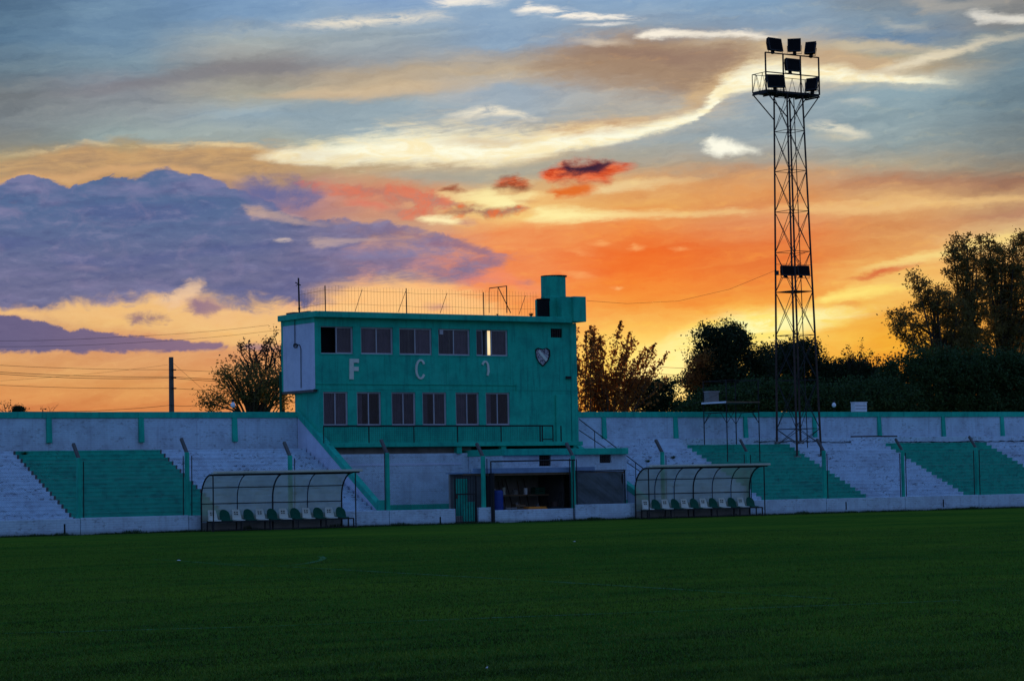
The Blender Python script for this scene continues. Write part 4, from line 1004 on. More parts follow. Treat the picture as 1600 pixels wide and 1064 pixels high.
# ================================================================ STAIR RAILING, right of the building
SRL = thing('stair_railing', 'dark pipe handrail running down the white steps right of the building', 'railing', (30.2, 5, 0))
ru = 30.25
def rail_z(x, y, u):                                # v and z where the ray meets plane u
    d = ray(x, y); t = ((O+UD*u).dot(UD)-Vector((0,0,EYE)).dot(UD))/d.dot(UD); P = Vector((0,0,EYE))+d*t
    return ((P-O).dot(VD), P.z)
pA = rail_z(905, 655, ru); pB = rail_z(1012, 737, ru)
MB().tube([(ru, pA[0], pA[1]), (ru, pB[0], pB[1])], .024, 6).build('top_rail', m_steel, SRL)
qA = rail_z(905, 672, ru); qB = rail_z(945, 699, ru)
sl_ = (qB[1]-qA[1])/(qB[0]-qA[0])
MB().tube([(ru, qA[0], qA[1]), (ru, pB[0]+.3, qA[1]+sl_*(pB[0]+.3-qA[0]))], .02, 6).build('mid_rail', m_steel, SRL)
for x, y in ((929, 673), (993, 722)):
    a = rail_z(x, y, ru); MB().tube([(ru, a[0], a[1]), (ru, a[0], a[1]-.95)], .02, 6).build('rail_post', m_steel, SRL)

# ================================================================ ROOF FURNITURE
VRF = 6.75
RF = thing('roof_fence', 'thin barred wire fence along the clubhouse roof edge, dark posts', 'fence', (21, 6.8, zroof_t))
uf0 = pu(509, VRF, 470); uf1 = pu(842, VRF, 480); vr_ = 8.95; uf_r = uf0-.02
zf = zroof_t+.96
fb = MB(); uu = uf0; k = 0
bars = []
while uu < uf1:
    hgt = 1.06+random.uniform(-.03, .03); lx = random.uniform(-.015, .015)
    fb.tube([(uu, VRF, zroof_t+.02), (uu+lx, VRF, zroof_t+hgt)], .0048, 3, False); uu += .152
vv = VRF
while vv < vr_:
    hgt = 1.02+random.uniform(-.03, .03); fb.tube([(uf_r, vv, zroof_t+.02), (uf_r, vv, zroof_t+hgt)], .0048, 3, False); vv += .125
fb.build('wire_bars', m_rust, RF, kind='stuff')
for zz in (.33, .88):
    pts = [(uf0+(uf1-uf0)*k/12, VRF+.012, zroof_t+zz-.015*math.sin(k*2.6)-(.03 if k in (5,6,9) else 0)) for k in range(13)]
    MB().tube(pts, .006, 4, False).build('line_wire', m_rust, RF)
    MB().tube([(uf_r, VRF, zroof_t+zz), (uf_r, vr_, zroof_t+zz-.04)], .007, 4, False).build('line_wire', m_rust, RF)
for xx, hh in ((509, 1.06), (636, 1.06), (756.5, 1.0)):
    uu = pu(xx, VRF, 480); MB().tube([(uu, VRF+.03, zroof_t), (uu-.01, VRF+.03, zroof_t+hh)], .024, 6).build('fence_post', m_steel, RF)
for xa, ya, xb, yb in ((566, 452, 554.5, 488), (634, 455, 622, 488), (698.5, 458, 688, 489), (821, 462, 811, 491)):
    a = pv(xa, ya, VRF+.2); b = pv(xb, yb, VRF-.1)
    MB().tube([(a[0], VRF+.2, a[1]), (b[0], VRF-.1, b[1])], .012, 5).build('brace', m_steel, RF)
# gate frame on the roof
GF = thing('roof_frame', 'rusty open metal frame with a diagonal bar on the clubhouse roof', 'frame', (pu(778, 7.0), 7.0, zroof_t))
def rp(x, y, v=7.0): a = pv(x, y, v); return (a[0], v, a[1])
for a, b, r in (((764.5, 450), (764.5, 489), .012), ((764.5, 450.5), (792, 447), .02), ((791.5, 447), (792, 489), .026), ((778, 449), (778, 489), .012), ((778.5, 449), (798, 489), .022)):
    MB().tube([rp(*a), rp(*b)], r, 6).build('bar', m_rust, GF)
# antenna mast
AM = thing('antenna_mast', 'dark mast with a short crossbar at the rear left roof corner', 'mast', (uf_r, 9.0, zroof_t))
pm = pv(467, 434.5, 9.0)
MB().tube([(pm[0], 9.0, zroof_t-.02), (pm[0]-.02, 9.0, pm[1])], .034, 8).build('pole', m_steel, AM)
MB().tube([(pm[0]-.17, 9.0, pm[1]-.19), (pm[0]+.08, 9.0, pm[1]-.30)], .022, 6).build('crossbar', m_steel, AM)
MB().tube([(pm[0]-.15, 9.0, pm[1]-.33), (pm[0]-.02, 9.0, pm[1]-.26)], .012, 6).build('stay', m_steel, AM)
MB().tube([(pm[0], 9.0, zroof_t+.22), (pm[0], 9.0, zroof_t+.32)], .05, 8).build('clamp', m_steel, AM)
# tanks
vt = 7.6
ta = pu(848.5, vt, 450); tb = pu(880.5, vt, 450); tr_ = (tb-ta)/2; tcx = (ta+tb)/2; zt1 = pz(864, 433, vt); zt0 = zroof_t+.02
WT = thing('water_tank', 'tall round teal water tank on the right end of the roof', 'tank', (tcx, vt, zroof_t))
MB().cyl((tcx, vt), tr_, zroof_t, zt1, 28).build('tank_body', m_teal, WT, smooth=False)
MB().cyl((tcx+.04, vt), tr_*1.06, zt1+.001, zt1+.05, 28).build('lid', m_steel, WT)
MB().cyl((tcx, vt), tr_*1.03, pz(864, 464, vt)-.04, pz(864, 464, vt), 28).build('band', m_teal, WT)
va = 7.05
BT = thing('black_tank', 'squat black plastic barrel left of the round teal tank', 'tank', (pu(848, va), va, zroof_t))
bu0 = pu(840.5, va, 478); bu1 = pu(857, va, 478); bz = pz(848, 467, va)
MB().cyl(((bu0+bu1)/2, va), (bu1-bu0)/2, zroof_t, bz, 20).build('barrel_body', m_blacktank, BT)
MB().cyl(((bu0+bu1)/2, va), (bu1-bu0)/2*1.06, bz-.06, bz, 20).build('rim', m_blacktank, BT)
o = MB().box((pu(858, va), va-.2, zroof_t), (pu(880, va), va+.2, pz(868, 463.5, va))).build('tank_plinth', m_teal, None, bevel=.02); tag(o, 'low teal block between the black barrel and the corner box', 'plinth')
# a small weed on the roof edge
def tuft(u, v, z, n, h, mat, name, label, spread=.1):
    V = np.zeros((n, 3, 3))
    for i in range(n):
        a = random.uniform(0, 6.28); s = random.uniform(.2, 1)*spread; hh = h*random.uniform(.4, 1); b_ = np.array([random.gauss(0, .02), random.gauss(0, .02), 0])
        tip = b_+np.array([math.cos(a)*s, math.sin(a)*s, hh]); pp = np.array([-math.sin(a), math.cos(a), 0])*h*.14
        V[i] = [b_, (b_+tip)/2+pp, tip]
    o = bpy.data.objects.new(name, tri_mesh(name, V, mat)); C.objects.link(o); o.location = Wd(u, v, z); o.rotation_euler = (0, 0, YAW)
    tag(o, label, 'plant'); return o
tuft(pu(831, 6.5, 488), 6.55, zroof_t, 60, .2, l_dark, 'weed', 'small weed growing on the roof edge near the black barrel', .12)
tuft(pu(778, 6.5, 488), 6.55, zroof_t, 30, .12, l_dark, 'weed', 'tiny weed growing on the roof edge under the rusty frame', .1)
for (x, y, v, lab) in ((352, 643, 0, None),): pass

for x, y, lb in ((1012, 724, 'green weed tuft on the white steps above the right dugout'), (1051, 722, 'dry weed tuft on the white steps left of the teal block'), (38, 712, 'thin weed at the upper left corner of the left teal block')):
    for i in range(NS):
        zt_s = .30+RISE*(i+1)
        u_, z_ = pv(x, y, step_v(i+1)-.05)
        if z_ <= zt_s: break
    tuft(u_, step_v(i+1)-.08, zt_s, 70, .16, l_hedge, 'weed', lb, .2)
# ================================================================ GATE
GT = thing('metal_gate', 'narrow teal and dark barred gate in the gap of the pitch wall', 'gate', (19.15, .1, 0))
g0, g1 = 18.66, 19.62; gt = 1.86
for a, b in (((g0, .1, 0), (g0, .1, gt)), ((g1, .1, 0), (g1, .1, gt)), ((g0, .1, gt), (g1, .1, gt)), ((g0, .1, 1.15), (g1, .1, 1.15)), ((g0, .1, .06), (g1, .1, .06))):
    MB().beam(a, b, .055).build('frame', m_steel, GT)
for k in range(1, 8):
    uu = g0+(g1-g0)*k/8
    MB().tube([(uu, .1, .08), (uu, .1, gt-.03)], .012, 5).build('bar', m_steel, GT)
MB().box((g0+.36, .13, .1), (g1-.05, .145, .85)).build('sheet', m_teal_st, GT)
MB().box((g0+.01, .05, .98), (g0+.09, .09, 1.12)).build('lock', m_rust, GT)
# teal jamb walls behind the gate
o = MB().box((19.25, 1.0, .3), (19.8, 1.12, 1.75)).build('screen_wall', m_teal, None); tag(o, 'low teal wall seen through the barred gate', 'wall')

# ================================================================ OPEN SHED
SH_ = thing('open_shed', 'open dark store with a pale blue sheet fascia behind the low wall', 'shed', (22.5, 1.5, 0))
s0 = 20.2; s1 = 26.95; sv0 = .34; sv1 = 2.9
zs_t = 2.14; zs_b = 1.94
MB().box((pu(740, .3, 735), sv0-.02, zs_b+.0), (pu(930, .3, 735), sv0+.02, zs_t)).build('fascia', m_sheet, SH_)
MB().box((pu(724, .4, 740), sv0-.0+.021, zs_b-.09), (s1, sv0+.12, zs_b)).build('beam', m_wood, SH_)
MB().box((s0-.2, sv0+.021, zs_b+.01), (s1+.05, sv1, zs_b+.05)).build('roof', m_sheet, SH_)
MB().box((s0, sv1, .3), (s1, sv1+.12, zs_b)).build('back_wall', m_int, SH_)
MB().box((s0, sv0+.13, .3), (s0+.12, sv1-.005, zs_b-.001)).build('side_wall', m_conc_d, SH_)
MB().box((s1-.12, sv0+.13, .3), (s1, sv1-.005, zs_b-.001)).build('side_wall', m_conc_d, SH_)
for uu in (20.36, 24.42, 26.88): MB().box((uu-.05, sv0+.03, .3), (uu+.05, sv0+.12, zs_b-.095)).build('post', m_steel, SH_)
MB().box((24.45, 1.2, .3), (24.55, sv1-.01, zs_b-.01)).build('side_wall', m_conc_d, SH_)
# shade cloth
TP = thing('shade_cloth', 'grey green cloth stretched over the right bay of the shed', 'cloth', (25.6, .25, .6))
n = 24; mbt = MB(); grid = []
for i in range(n+1):
    row = []
    for j in range(n+1):
        s = i/n; q = j/n; uu = 24.48+(26.80-24.48)*s; zz = .60+(1.93-.60)*q
        dv = .04*math.sin(3*s+5*q)+.03*math.sin(9*s+14*q+1)*(1-q*.5)+.015*math.sin(25*s-7*q)
        sag = -.035*math.sin(math.pi*s)*(1 if j == n else 0) + (.03*math.sin(11*s) if j == 0 else 0)
        row.append((uu+(.03*math.sin(6*q) if i == n else 0), .26+dv, zz+sag))
    grid.append(row)
for i in range(n):
    for j in range(n): mbt.quad(grid[i][j], grid[i+1][j], grid[i+1][j+1], grid[i][j+1])
mbt.build('cloth', m_tarp, TP, calc=False)
MB().tube([(26.86, .2, .6), (26.86, .2, 2.0)], .035, 6).build('pole', m_steel, TP)
MB().tube([(24.4, .2, 1.97), (26.9, .2, 1.99)], .022, 6).build('pole', m_steel, TP)
MB().tube([(24.4, .2, .60), (26.9, .2, .60)], .012, 6).build('pole', m_steel, TP)
# contents
def barrel(u, v, z, r, h, mat, label, name='barrel'):
    t = thing(name, label, 'barrel', (u, v, z))
    b = MB(); prof = [(r*.92, 0), (r, .06), (r, h*.33), (r*1.04, h*.35), (r, h*.37), (r, h*.64), (r*1.04, h*.66), (r, h*.68), (r, h-.06), (r*.92, h)]
    b.tube([(u, v, z+p[1]) for p in prof], [p[0] for p in prof], 20)
    b.build('drum', mat, t); MB().cyl((u, v), r*.8, z+h, z+h+.025, 18).build('lid', mat, t)
    return t
barrel(pu(776.5, .95, 780), .95, .3, .25, .95, m_bluebar, 'blue plastic barrel at the left end of the open shed')
TB = thing('work_table', 'dark cluttered table along the back of the open shed', 'table', (22.6, 2.2, .3))
MB().box((21.3, 1.6, 1.02), (24.1, 2.3, 1.08)).build('top', m_wood, TB)
for a, b in ((21.35, 1.65), (24.05, 1.65), (21.35, 2.25), (24.05, 2.25)): MB().box((a-.03, b-.03, .3), (a+.03, b+.03, 1.02)).build('leg', m_steel, TB)
def crate(u, v, z, sx_, sy_, sz_, mat, label):
    t = thing('crate', label, 'crate', (u, v, z))
    MB().box((u-sx_/2, v-sy_/2, z), (u+sx_/2, v+sy_/2, z+.03)).build('base', mat, t)
    for k in range(3):
        zz = z+.04+k*(sz_-.04)/3; hh = (sz_-.04)/3*.7
        MB().box((u-sx_/2, v-sy_/2, zz), (u+sx_/2, v-sy_/2+.02, zz+hh)).build('slat', mat, t)
        MB().box((u-sx_/2, v+sy_/2-.02, zz), (u+sx_/2, v+sy_/2, zz+hh)).build('slat', mat, t)
    for s in (-1, 1): MB().box((u+s*sx_/2-.01, v-sy_/2, z), (u+s*sx_/2+.01, v+sy_/2, z+sz_)).build('side', mat, t)
crate(21.75, 1.0, .3, .5, .35, .30, m_conc, 'grey slatted crate on the floor right of the blue barrel')
crate(22.25, 1.1, .3, .45, .35, .42, m_wood, 'brown wooden crate on the floor under the table')
crate(23.75, 1.9, 1.08, .45, .35, .28, m_seatg, 'green crate on the right end of the cluttered table')
# stacked orange hurdles
HD = thing('hurdle_stack', 'low stack of orange training hurdles on the shed floor', 'hurdles', (22.85, .75, .3))
for k in range(3):
    z = .46+k*.055; a = 22.38+.03*k; b = 23.35-.05*k
    MB().beam((a, .62, z), (b, .62, z), .04).build('hurdle_bar', m_orange, HD)
    MB().beam((a, .95, z), (b, .95, z), .04).build('hurdle_bar', m_orange, HD)
    for q in (a, b): MB().beam((q, .6, z-.0), (q, .97, z), .035).build('hurdle_side', m_orange, HD)
for q in (22.45, 23.2): MB().box((q-.03, .65, .3), (q+.03, .92, .44)).build('foot', m_steel, HD)
# mower
MW = thing('lawn_mower', 'dark push mower with a bent handle in the open shed', 'mower', (23.9, .9, .3))
MB().box((23.6, .7, .42), (24.15, 1.15, .58)).build('deck', m_steel, MW, bevel=.04)
MB().cyl((23.88, .92), .14, .58, .76, 14).build('engine', m_rust, MW)
for a, b in ((23.62, .7), (24.13, .7), (23.62, 1.15), (24.13, 1.15)):
    MB().tube([(a, b-.02, .42), (a, b+.02, .42)], .11, 12).build('wheel', m_blacktank, MW)
MB().tube([(24.1, .75, .5), (24.28, .78, 1.15), (24.28, 1.08, 1.15), (24.1, 1.1, .5)], .016, 6).build('handle', m_steel, MW)
for u, h, r, mt, lb in ((21.6, .24, .09, m_cabinet, 'small pale can at the left end of the cluttered table'), (22.1, .30, .07, m_seatw, 'tall off white bottle on the cluttered table'), (22.65, .2, .12, m_conc, 'grey paint tin in the middle of the cluttered table'), (23.15, .26, .08, m_cabinet, 'pale can right of the grey paint tin on the table')):
    t = thing('can', lb, 'can', (u, 1.9, 1.08), group='cans on the cluttered table')
    MB().cyl((u, 1.9), r, 1.08, 1.08+h, 14).build('body', mt, t); MB().cyl((u, 1.9), r*.5, 1.08+h, 1.08+h+.03, 10).build('cap', m_steel, t)
for k, (x, y) in enumerate(((800, 762), (812, 760), (838, 764), (852, 764))):
    pass
for k, (x, yb_, w_, h_) in enumerate(((805, 783, .30, .42), (838, 782, .26, .36))):
    uu = pu(x, 1.55, 780)
    t = thing('sack', ('tall grey sack leaning under the left half of the cluttered table', 'shorter grey sack slumped under the right half of the cluttered table')[k], 'sack', (uu, 1.45, .3))
    b = MB(); b.tube([(uu, 1.45, .3), (uu+.02, 1.45, .3+h_*.4), (uu-.01, 1.46, .3+h_*.8), (uu, 1.46, .3+h_)], [w_*.45, w_*.55, w_*.42, w_*.2], 12); b.build('sack_body', m_tarp if k else m_conc, t, smooth=True)
    MB().tube([(uu, 1.46, .3+h_), (uu+.03, 1.44, .36+h_)], [w_*.08, w_*.18], 8).build('tied_neck', m_conc, t)
RK = thing('tool_rack', 'row of long handled tools leaning on the back wall of the open shed', 'tools', (23, 2.7, .3))
for k in range(7):
    a = 21.5+k*.38+random.uniform(-.1, .1); MB().tube([(a, 2.45, .3), (a+random.uniform(-.25, .25), 2.84, 1.75+random.uniform(-.2, .1))], .018, 5).build('handle', m_wood if k % 2 else m_steel, RK)
# goal-like pipe frame in front of the shed
PF = thing('pipe_frame', 'thin dark goal shaped pipe frame in front of the open shed', 'frame', (22.4, -.1, 0))
zf2 = pz(830, 720, -.08); fa = pu(767.5, -.08, 760); fb_ = pu(896, -.08, 760)
MB().tube([(fa, -.08, 0), (fa, -.08, zf2)], .028, 6).build('upright', m_steel, PF)
MB().tube([(fb_, -.08, 0), (fb_, -.08, zf2+.02)], .028, 6).build('upright', m_steel, PF)
MB().tube([(fa, -.08, zf2), (fb_+.1, -.08, zf2+.02)], .028, 6).build('crossbar', m_steel, PF)

# ================================================================ DUGOUTS
def seat_mesh(kind):
    """bucket seat: curved back with rounded outline, pan in front"""
    bm = bmesh.new(); W_ = .40; n = 8
    if kind == 'w':
        outline = [(-.19, 0), (-.155, .33), (-.13, .37), (.13, .37), (.155, .33), (.19, 0)]
    else:
        outline = [(-.20, 0)]+[(-.20*math.cos(a), .17+.21*math.sin(a)) for a in np.linspace(0, math.pi, 11)]+[(.20, 0)]
    def prof(x, z): return .02 - z*.22 + abs(x)**2*-1.6     # y: back leans away (+v), sides wrap forward
    def yb(x, z): return z*.25 - (abs(x)/.2)**2*.07
    fr = [bm.verts.new((x, yb(x, z), z)) for x, z in outline]
    bk = [bm.verts.new((x, yb(x, z)+.025, z)) for x, z in outline]
    cf = bm.verts.new((0, yb(0, .18), .18)); cb_ = bm.verts.new((0, yb(0, .18)+.025, .18)); k = len(outline)
    for i in range(k):
        j = (i+1) % k
        bm.faces.new((fr[i], fr[j], cf)); bm.faces.new((bk[j], bk[i], cb_)); bm.faces.new((fr[j], fr[i], bk[i], bk[j]))
    # pan
    pan = [(-.19, 0), (-.20, -.30), (-.16, -.38), (.16, -.38), (.20, -.30), (.19, 0)]
    t_ = [bm.verts.new((x, y, .02 if y > -.05 else (.0 if y > -.34 else -.02))) for x, y in pan]; b2 = [bm.verts.new((x, y, -.035)) for x, y in pan]
    bm.faces.new(t_); bm.faces.new(b2[::-1])
    for i in range(6):
        j = (i+1) % 6; bm.faces.new((t_[j], t_[i], b2[i], b2[j]))
    bmesh.ops.recalc_face_normals(bm, faces=bm.faces)
    me = bpy.data.meshes.new('seat'); bm.to_mesh(me); bm.free()
    me.materials.append(m_seatw if kind == 'w' else m_seatg); return me
sw, sg = seat_mesh('w'), seat_mesh('g')
hole_me = MB().box((-.024, -.030, -.016), (.024, .012, .016)).mesh('slot', m_dark)
def dugout(u0, u1, nthin, label, blabel):
    t = thing('team_dugout', label, 'dugout', ((u0+u1)/2, -.6, 0), group='arched dugouts along the pitch wall')
    zr_ = 2.05; vb_ = -.18; vf_ = -1.02
    def prof(k, n=14):                              # back rises, then bends forward
        s = k/n
        if s < .45: return (vb_, s/.45*1.15)
        a = (s-.45)/.55*math.pi/2
        return (vb_-(1-math.cos(a))*(vb_-vf_)*1.0, 1.15+math.sin(a)*(zr_-1.15))
    P_ = [prof(k) for k in range(15)]
    n = nthin
    for i in range(n+1):
        uu = u0+(u1-u0)*i/n
        main = i in (0, n) or i == n//2
        pts = [(uu, v, z) for v, z in P_] if main else [(uu, v, z) for v, z in P_ if z > .55]
        MB().tube(pts, .030 if main else .020, 6).build('rib', m_steel, t)
    for z, v in ((1.58, prof(9)[0]+.02), (1.0, vb_-.03)):
        zz = z
        # find profile v at this height
        vv = min(P_, key=lambda p: abs(p[1]-z))[0]
        MB().tube([(u0, vv-.03, zz), (u1, vv-.03, zz)], .018, 6).build('purlin', m_steel, t)
    MB().tube([(u0-.02, vf_, zr_-.02), (u1+.30, vf_, zr_+.015)], .030, 6).build('eaves_bar', m_steel, t)
    MB().tube([(u0-.02, vf_+.25, zr_-.0-.035), (u1, vf_+.25, zr_-.0-.03)], .014, 6).build('purlin', m_steel, t)
    for uu in (u0+.06, u1+.12): MB().tube([(uu, vf_, 0), (uu, vf_, zr_-.02)], .026, 6).build('front_post', m_steel, t)
    # sheet covering, panel by panel, outside the ribs
    for i in range(n):
        a = u0+(u1-u0)*i/n; b = u0+(u1-u0)*(i+1)/n
        mb = MB(); Q = [(v+.035, z+(.03 if z > 1.6 else 0)) for v, z in P_ if z > .30]
        Q.append((vf_-.12, zr_+.035))
        for k in range(len(Q)-1):
            w1 = .012*math.sin(i*2.3+k); mb.quad((a+.004, Q[k][0], Q[k][1]), (b-.004, Q[k][0], Q[k][1]+w1*.3), (b-.004, Q[k+1][0], Q[k+1][1]), (a+.004, Q[k+1][0], Q[k+1][1]))
        mb.build('cover_sheet', m_cover, t, calc=False, smooth=True)
    MB().box((u0+.02, vf_-.135, zr_+.035), (u1+.36, vf_-.115, zr_+.12)).build('roof_edge', m_seatw, t)
    # flat roof lip past the right end
    MB().box((u0+.15, vf_-.14, zr_+.045), (u1+.38, vf_+.30, zr_+.07)).build('roof_lip', m_cover, t)
    for i in range(3):
        a = u0+(u1-u0)*i/3; MB().box((a+.01, vb_+.02, .0), (a+(u1-u0)/3-.01, vb_+.05, .32)).build('kick_board', m_conc, t)
    # bench
    bt = thing('dugout_bench', blabel, 'bench', ((u0+u1)/2, -.6, 0), group='benches of bucket seats in the dugouts')
    ob = ORG[bt.name]
    b0, b1 = u0+.1, u1+.12; bz_ = .40
    for v in (-.45, -.85): MB().beam((b0, v, bz_-.05), (b1, v, bz_-.05), .05).build('bench_rail', m_steel, bt)
    MB().beam((b0, -.85, .05), (b1, -.85, .05), .035).build('bench_rail', m_steel, bt)
    for k in range(6):
        uu = b0+(b1-b0)*k/5; 
        for v in (-.45, -.85): MB().beam((uu, v, 0), (uu, v, bz_-.06), .04).build('bench_leg', m_steel, bt)
    for k in range(12):
        uu = u0+.30+(u1-u0-.52)*k/11; w_ = k % 2 == 0
        s = child('seat', sw if w_ else sg, bt, (uu-ob.x, -.47-ob.y, bz_+.005), random.uniform(-.04, .04), label='white bucket seat' if w_ else 'dark green bucket seat')
        if w_:
            for x in (-.05, .05):
                for z in (.20, .27): child('slot', hole_me, s, (x, z*.25-(abs(x)/.2)**2*.07, z))
du0 = pu(315, -.18, 829); du1 = pu(534.5, -.18, 828)
dugout(du0, du1, 4, 'arched translucent dugout shelter left of the metal gate', 'bench of alternating white and green bucket seats in the left dugout')
dv0 = pu(993.5, -.18, 812); dv1 = pu(1172, -.18, 806)
dugout(dv0, dv1, 6, 'arched translucent dugout shelter right of the shade cloth, below the scaffold', 'bench of alternating white and green bucket seats in the right dugout')

# ================================================================ FLOODLIGHT TOWER
TW = thing('floodlight_tower', 'tall tapering lattice steel floodlight tower standing on the right terrace', 'tower', (41.9, 7.2, 2.6))
def lev(z):                                        # four leg positions at height z
    s = (z-2.6)/(19.0-2.6)
    hw = .72*(1-s)+.47*s
    cu = 41.93-.13*s; cv = 7.2
    return [(cu-hw, cv+hw, z), (cu+hw, cv+hw, z), (cu+hw, cv-hw, z), (cu-hw, cv-hw, z)]
zs = [pz(1240, y, 7.2) for y in (670, 594, 524, 456, 394, 331, 268, 206, 152)]
ztp = zs[-1]
for i, zb_ in enumerate((3.2, 3.2, 2.5, 2.5)):
    a = lev(zb_)[i]; b = lev(ztp)[i]
    lg = MB().tube([a, b], [.050, .040], 4).build('leg', m_rust if True else m_steel, TW)
    MB().box((a[0]-.12, a[1]-.12, a[2]-.25), (a[0]+.12, a[1]+.12, a[2]+.03)).build('foot_plate', m_conc, lg)
lvls = [3.05]+zs
for k in range(len(lvls)):
    L = lev(lvls[k])
    if k > 0:
        for i in range(4): MB().tube([L[i], L[(i+1) % 4]], .017, 4).build('ring_bar', m_steel, TW)
    if k < len(lvls)-1:
        U_ = lev(lvls[k+1])
        for i in range(4):
            j = (i+1) % 4
            MB().tube([L[i], U_[j]], .014, 4).build('diagonal', m_steel, TW)
            MB().tube([L[j], U_[i]], .014, 4).build('diagonal', m_steel, TW)
# conduit/ladder up the middle
cdt = MB(); 
MB().tube([(lev(3)[0][0]+.75, 6.62, 2.9), (lev(ztp)[0][0]+.50, 6.85, ztp)], .022, 5).build('cable_conduit', m_steel, TW)
# small landing at mid height
L = lev(zs[3]); MB().box((L[0][0], L[3][1], zs[3]-.02), (L[1][0], L[0][1], zs[3]+.015)).build('landing', m_steel, TW)
# top platform
vfp = 6.62; 
pA_ = pv(1197, 142.5, vfp); pB_ = pv(1280, 148.5, vfp)
zp = (pA_[1]+pB_[1])/2; fu0, fu1 = pA_[0], pB_[0]
vrp = rail_z(1178.5, 146, fu0)[0]
vrp = min(max(vrp, 7.6), 8.6)
pl = MB().box((fu0, vfp, zp-.05), (fu1, vrp, zp+.05)).build('platform', m_steel, TW)
for uu in np.linspace(fu0, fu1, 6): MB().beam((uu, vfp, zp-.09), (uu, vrp, zp-.09), .06).build('joist', m_steel, pl)
zt_ = pv(1237, 86.5, vfp)[1]; zm_ = pv(1237, 116.5, vfp)[1]
for xx in (1196.5, 1224, 1251, 1279.5):
    uu = pu(xx, vfp, 115); MB().beam((uu, vfp, zp), (uu, vfp, zt_), .055).build('mast_upright', m_steel, TW)
for zz, r in ((zt_, .05), (zm_, .045)): MB().beam((fu0-.02, vfp-.02, zz), (fu1+.02, vfp-.02, zz), r).build('mast_rail', m_steel, TW)
# railing round the back and sides with zigzag infill
zrr = zp+ (zm_-zp)
for a, b in (((fu0, vfp), (fu0, vrp)), ((fu0, vrp), (fu1, vrp)), ((fu1, vrp), (fu1, vfp))):
    MB().tube([(a[0], a[1], zrr), (b[0], b[1], zrr)], .018, 4).build('guard_rail', m_steel, TW)
    n = 12 if abs(a[0]-b[0]) > 1 else 4
    for k in range(n):
        p = (a[0]+(b[0]-a[0])*k/n, a[1]+(b[1]-a[1])*k/n); q = (a[0]+(b[0]-a[0])*(k+1)/n, a[1]+(b[1]-a[1])*(k+1)/n)
        za, zbb = (zp, zrr) if k % 2 == 0 else (zrr, zp)
        MB().tube([(p[0], p[1], za), (q[0], q[1], zbb)], .010, 4).build('zigzag_bar', m_steel, TW)
for a, b in ((fu0, vrp), (fu1, vrp)): MB().tube([(a, b, zp), (a, b, zrr)], .02, 4).build('guard_post', m_steel, TW)
Lb = lev(zs[-2]); Lc = lev(zp-1.15)
for (a, b) in (((fu0, vrp, zp-.05), Lc[0]), ((fu1, vfp, zp-.05), Lc[2]), ((fu0, vfp, zp-.05), Lc[3]), ((fu1, vrp, zp-.05), Lc[1])):
    MB().tube([a, b], .028, 4).build('strut', m_steel, TW)
# floodlights
def flood(u, v, z, w_, h_, yaw, pitch, label, dep=.34, group='floodlights on the tower'):
    """housing: front glass frame, body tapering to the rear, yoke; faces -v (the pitch)"""
    t = bpy.data.objects.new('floodlight', None); C.objects.link(t); t.location = Wd(u, v, z)
    t.rotation_euler = (pitch, 0, YAW+yaw); tag(t, label, 'floodlight', group)
    def put(mb, nm, mat, bevel=0):
        me = mb.mesh(nm, mat, bevel=bevel); return child(nm, me, t)
    b = MB(); fr = [(-w_/2, 0, -h_/2), (w_/2, 0, -h_/2), (w_/2, 0, h_/2), (-w_/2, 0, h_/2)]
    md = [(x*.96, dep*.35, zz*.96) for x, _, zz in fr]; rr = [(x*.55, dep, zz*.55) for x, _, zz in fr]
    for A_, B_ in ((fr, md), (md, rr)):
        for k in range(4): b.quad(A_[k], A_[(k+1) % 4], B_[(k+1) % 4], B_[k])
    b.poly(rr); put(b, 'housing', m_blacktank)
    f = MB(); e = .04
    f.box((-w_/2-.01, -.03, -h_/2-.01), (w_/2+.01, 0, -h_/2+e)); f.box((-w_/2-.01, -.03, h_/2-e), (w_/2+.01, 0, h_/2+.01))
    f.box((-w_/2-.01, -.03, -h_/2+e), (-w_/2+e, 0, h_/2-e)); f.box((w_/2-e, -.03, -h_/2+e), (w_/2+.01, 0, h_/2-e))
    put(f, 'bezel', m_steel)
    put(MB().box((-w_/2+e, -.012, -h_/2+e), (w_/2-e, -.004, h_/2-e)), 'lens', m_dark)
    put(MB().cyl((0, dep*.7), .09, -h_/2-.06, -h_/2*.5, 8), 'gear_box', m_steel)
    y = MB(); y.tube([(-w_/2-.03, .08, 0), (-w_/2-.03, .08, -h_/2-.1), (w_/2+.03, .08, -h_/2-.1), (w_/2+.03, .08, 0)], .016, 4); put(y, 'yoke', m_steel)
    return t
FL = [(1211.5, 70, .86, .60, .12, -.20, 'leftmost floodlight of the three standing on top of the tower'),
      (1241, 71, .60, .62, -.75, -.25, 'middle floodlight of the three standing on top of the tower'),
      (1266, 75, .50, .62, -1.0, -.45, 'rightmost floodlight of the three standing on top of the tower'),
      (1239, 102, .84, .58, .05, -.1, 'floodlight hanging alone in the middle frame of the tower head'),
      (1212.5, 127, .84, .62, -.35, -.25, 'floodlight above the platform at its left end'),
      (1268, 132, .55, .64, -1.05, -.45, 'floodlight above the platform at its right end')]
for x, y, w_, h_, ya, pi_, lb in FL:
    u, z = pv(x, y, vfp-.15); flood(u, vfp-.15, z, w_, h_, ya, pi_, lb)
for x, w_, lb in ((1231.5, .78, 'left one of the two boxy floodlights halfway up the tower'), (1255.5, .72, 'right one of the two boxy floodlights halfway up the tower')):
    u, z = pv(x, 423, 6.45); flood(u, 6.45, z, w_, .46, .05, -.12, lb, .3)
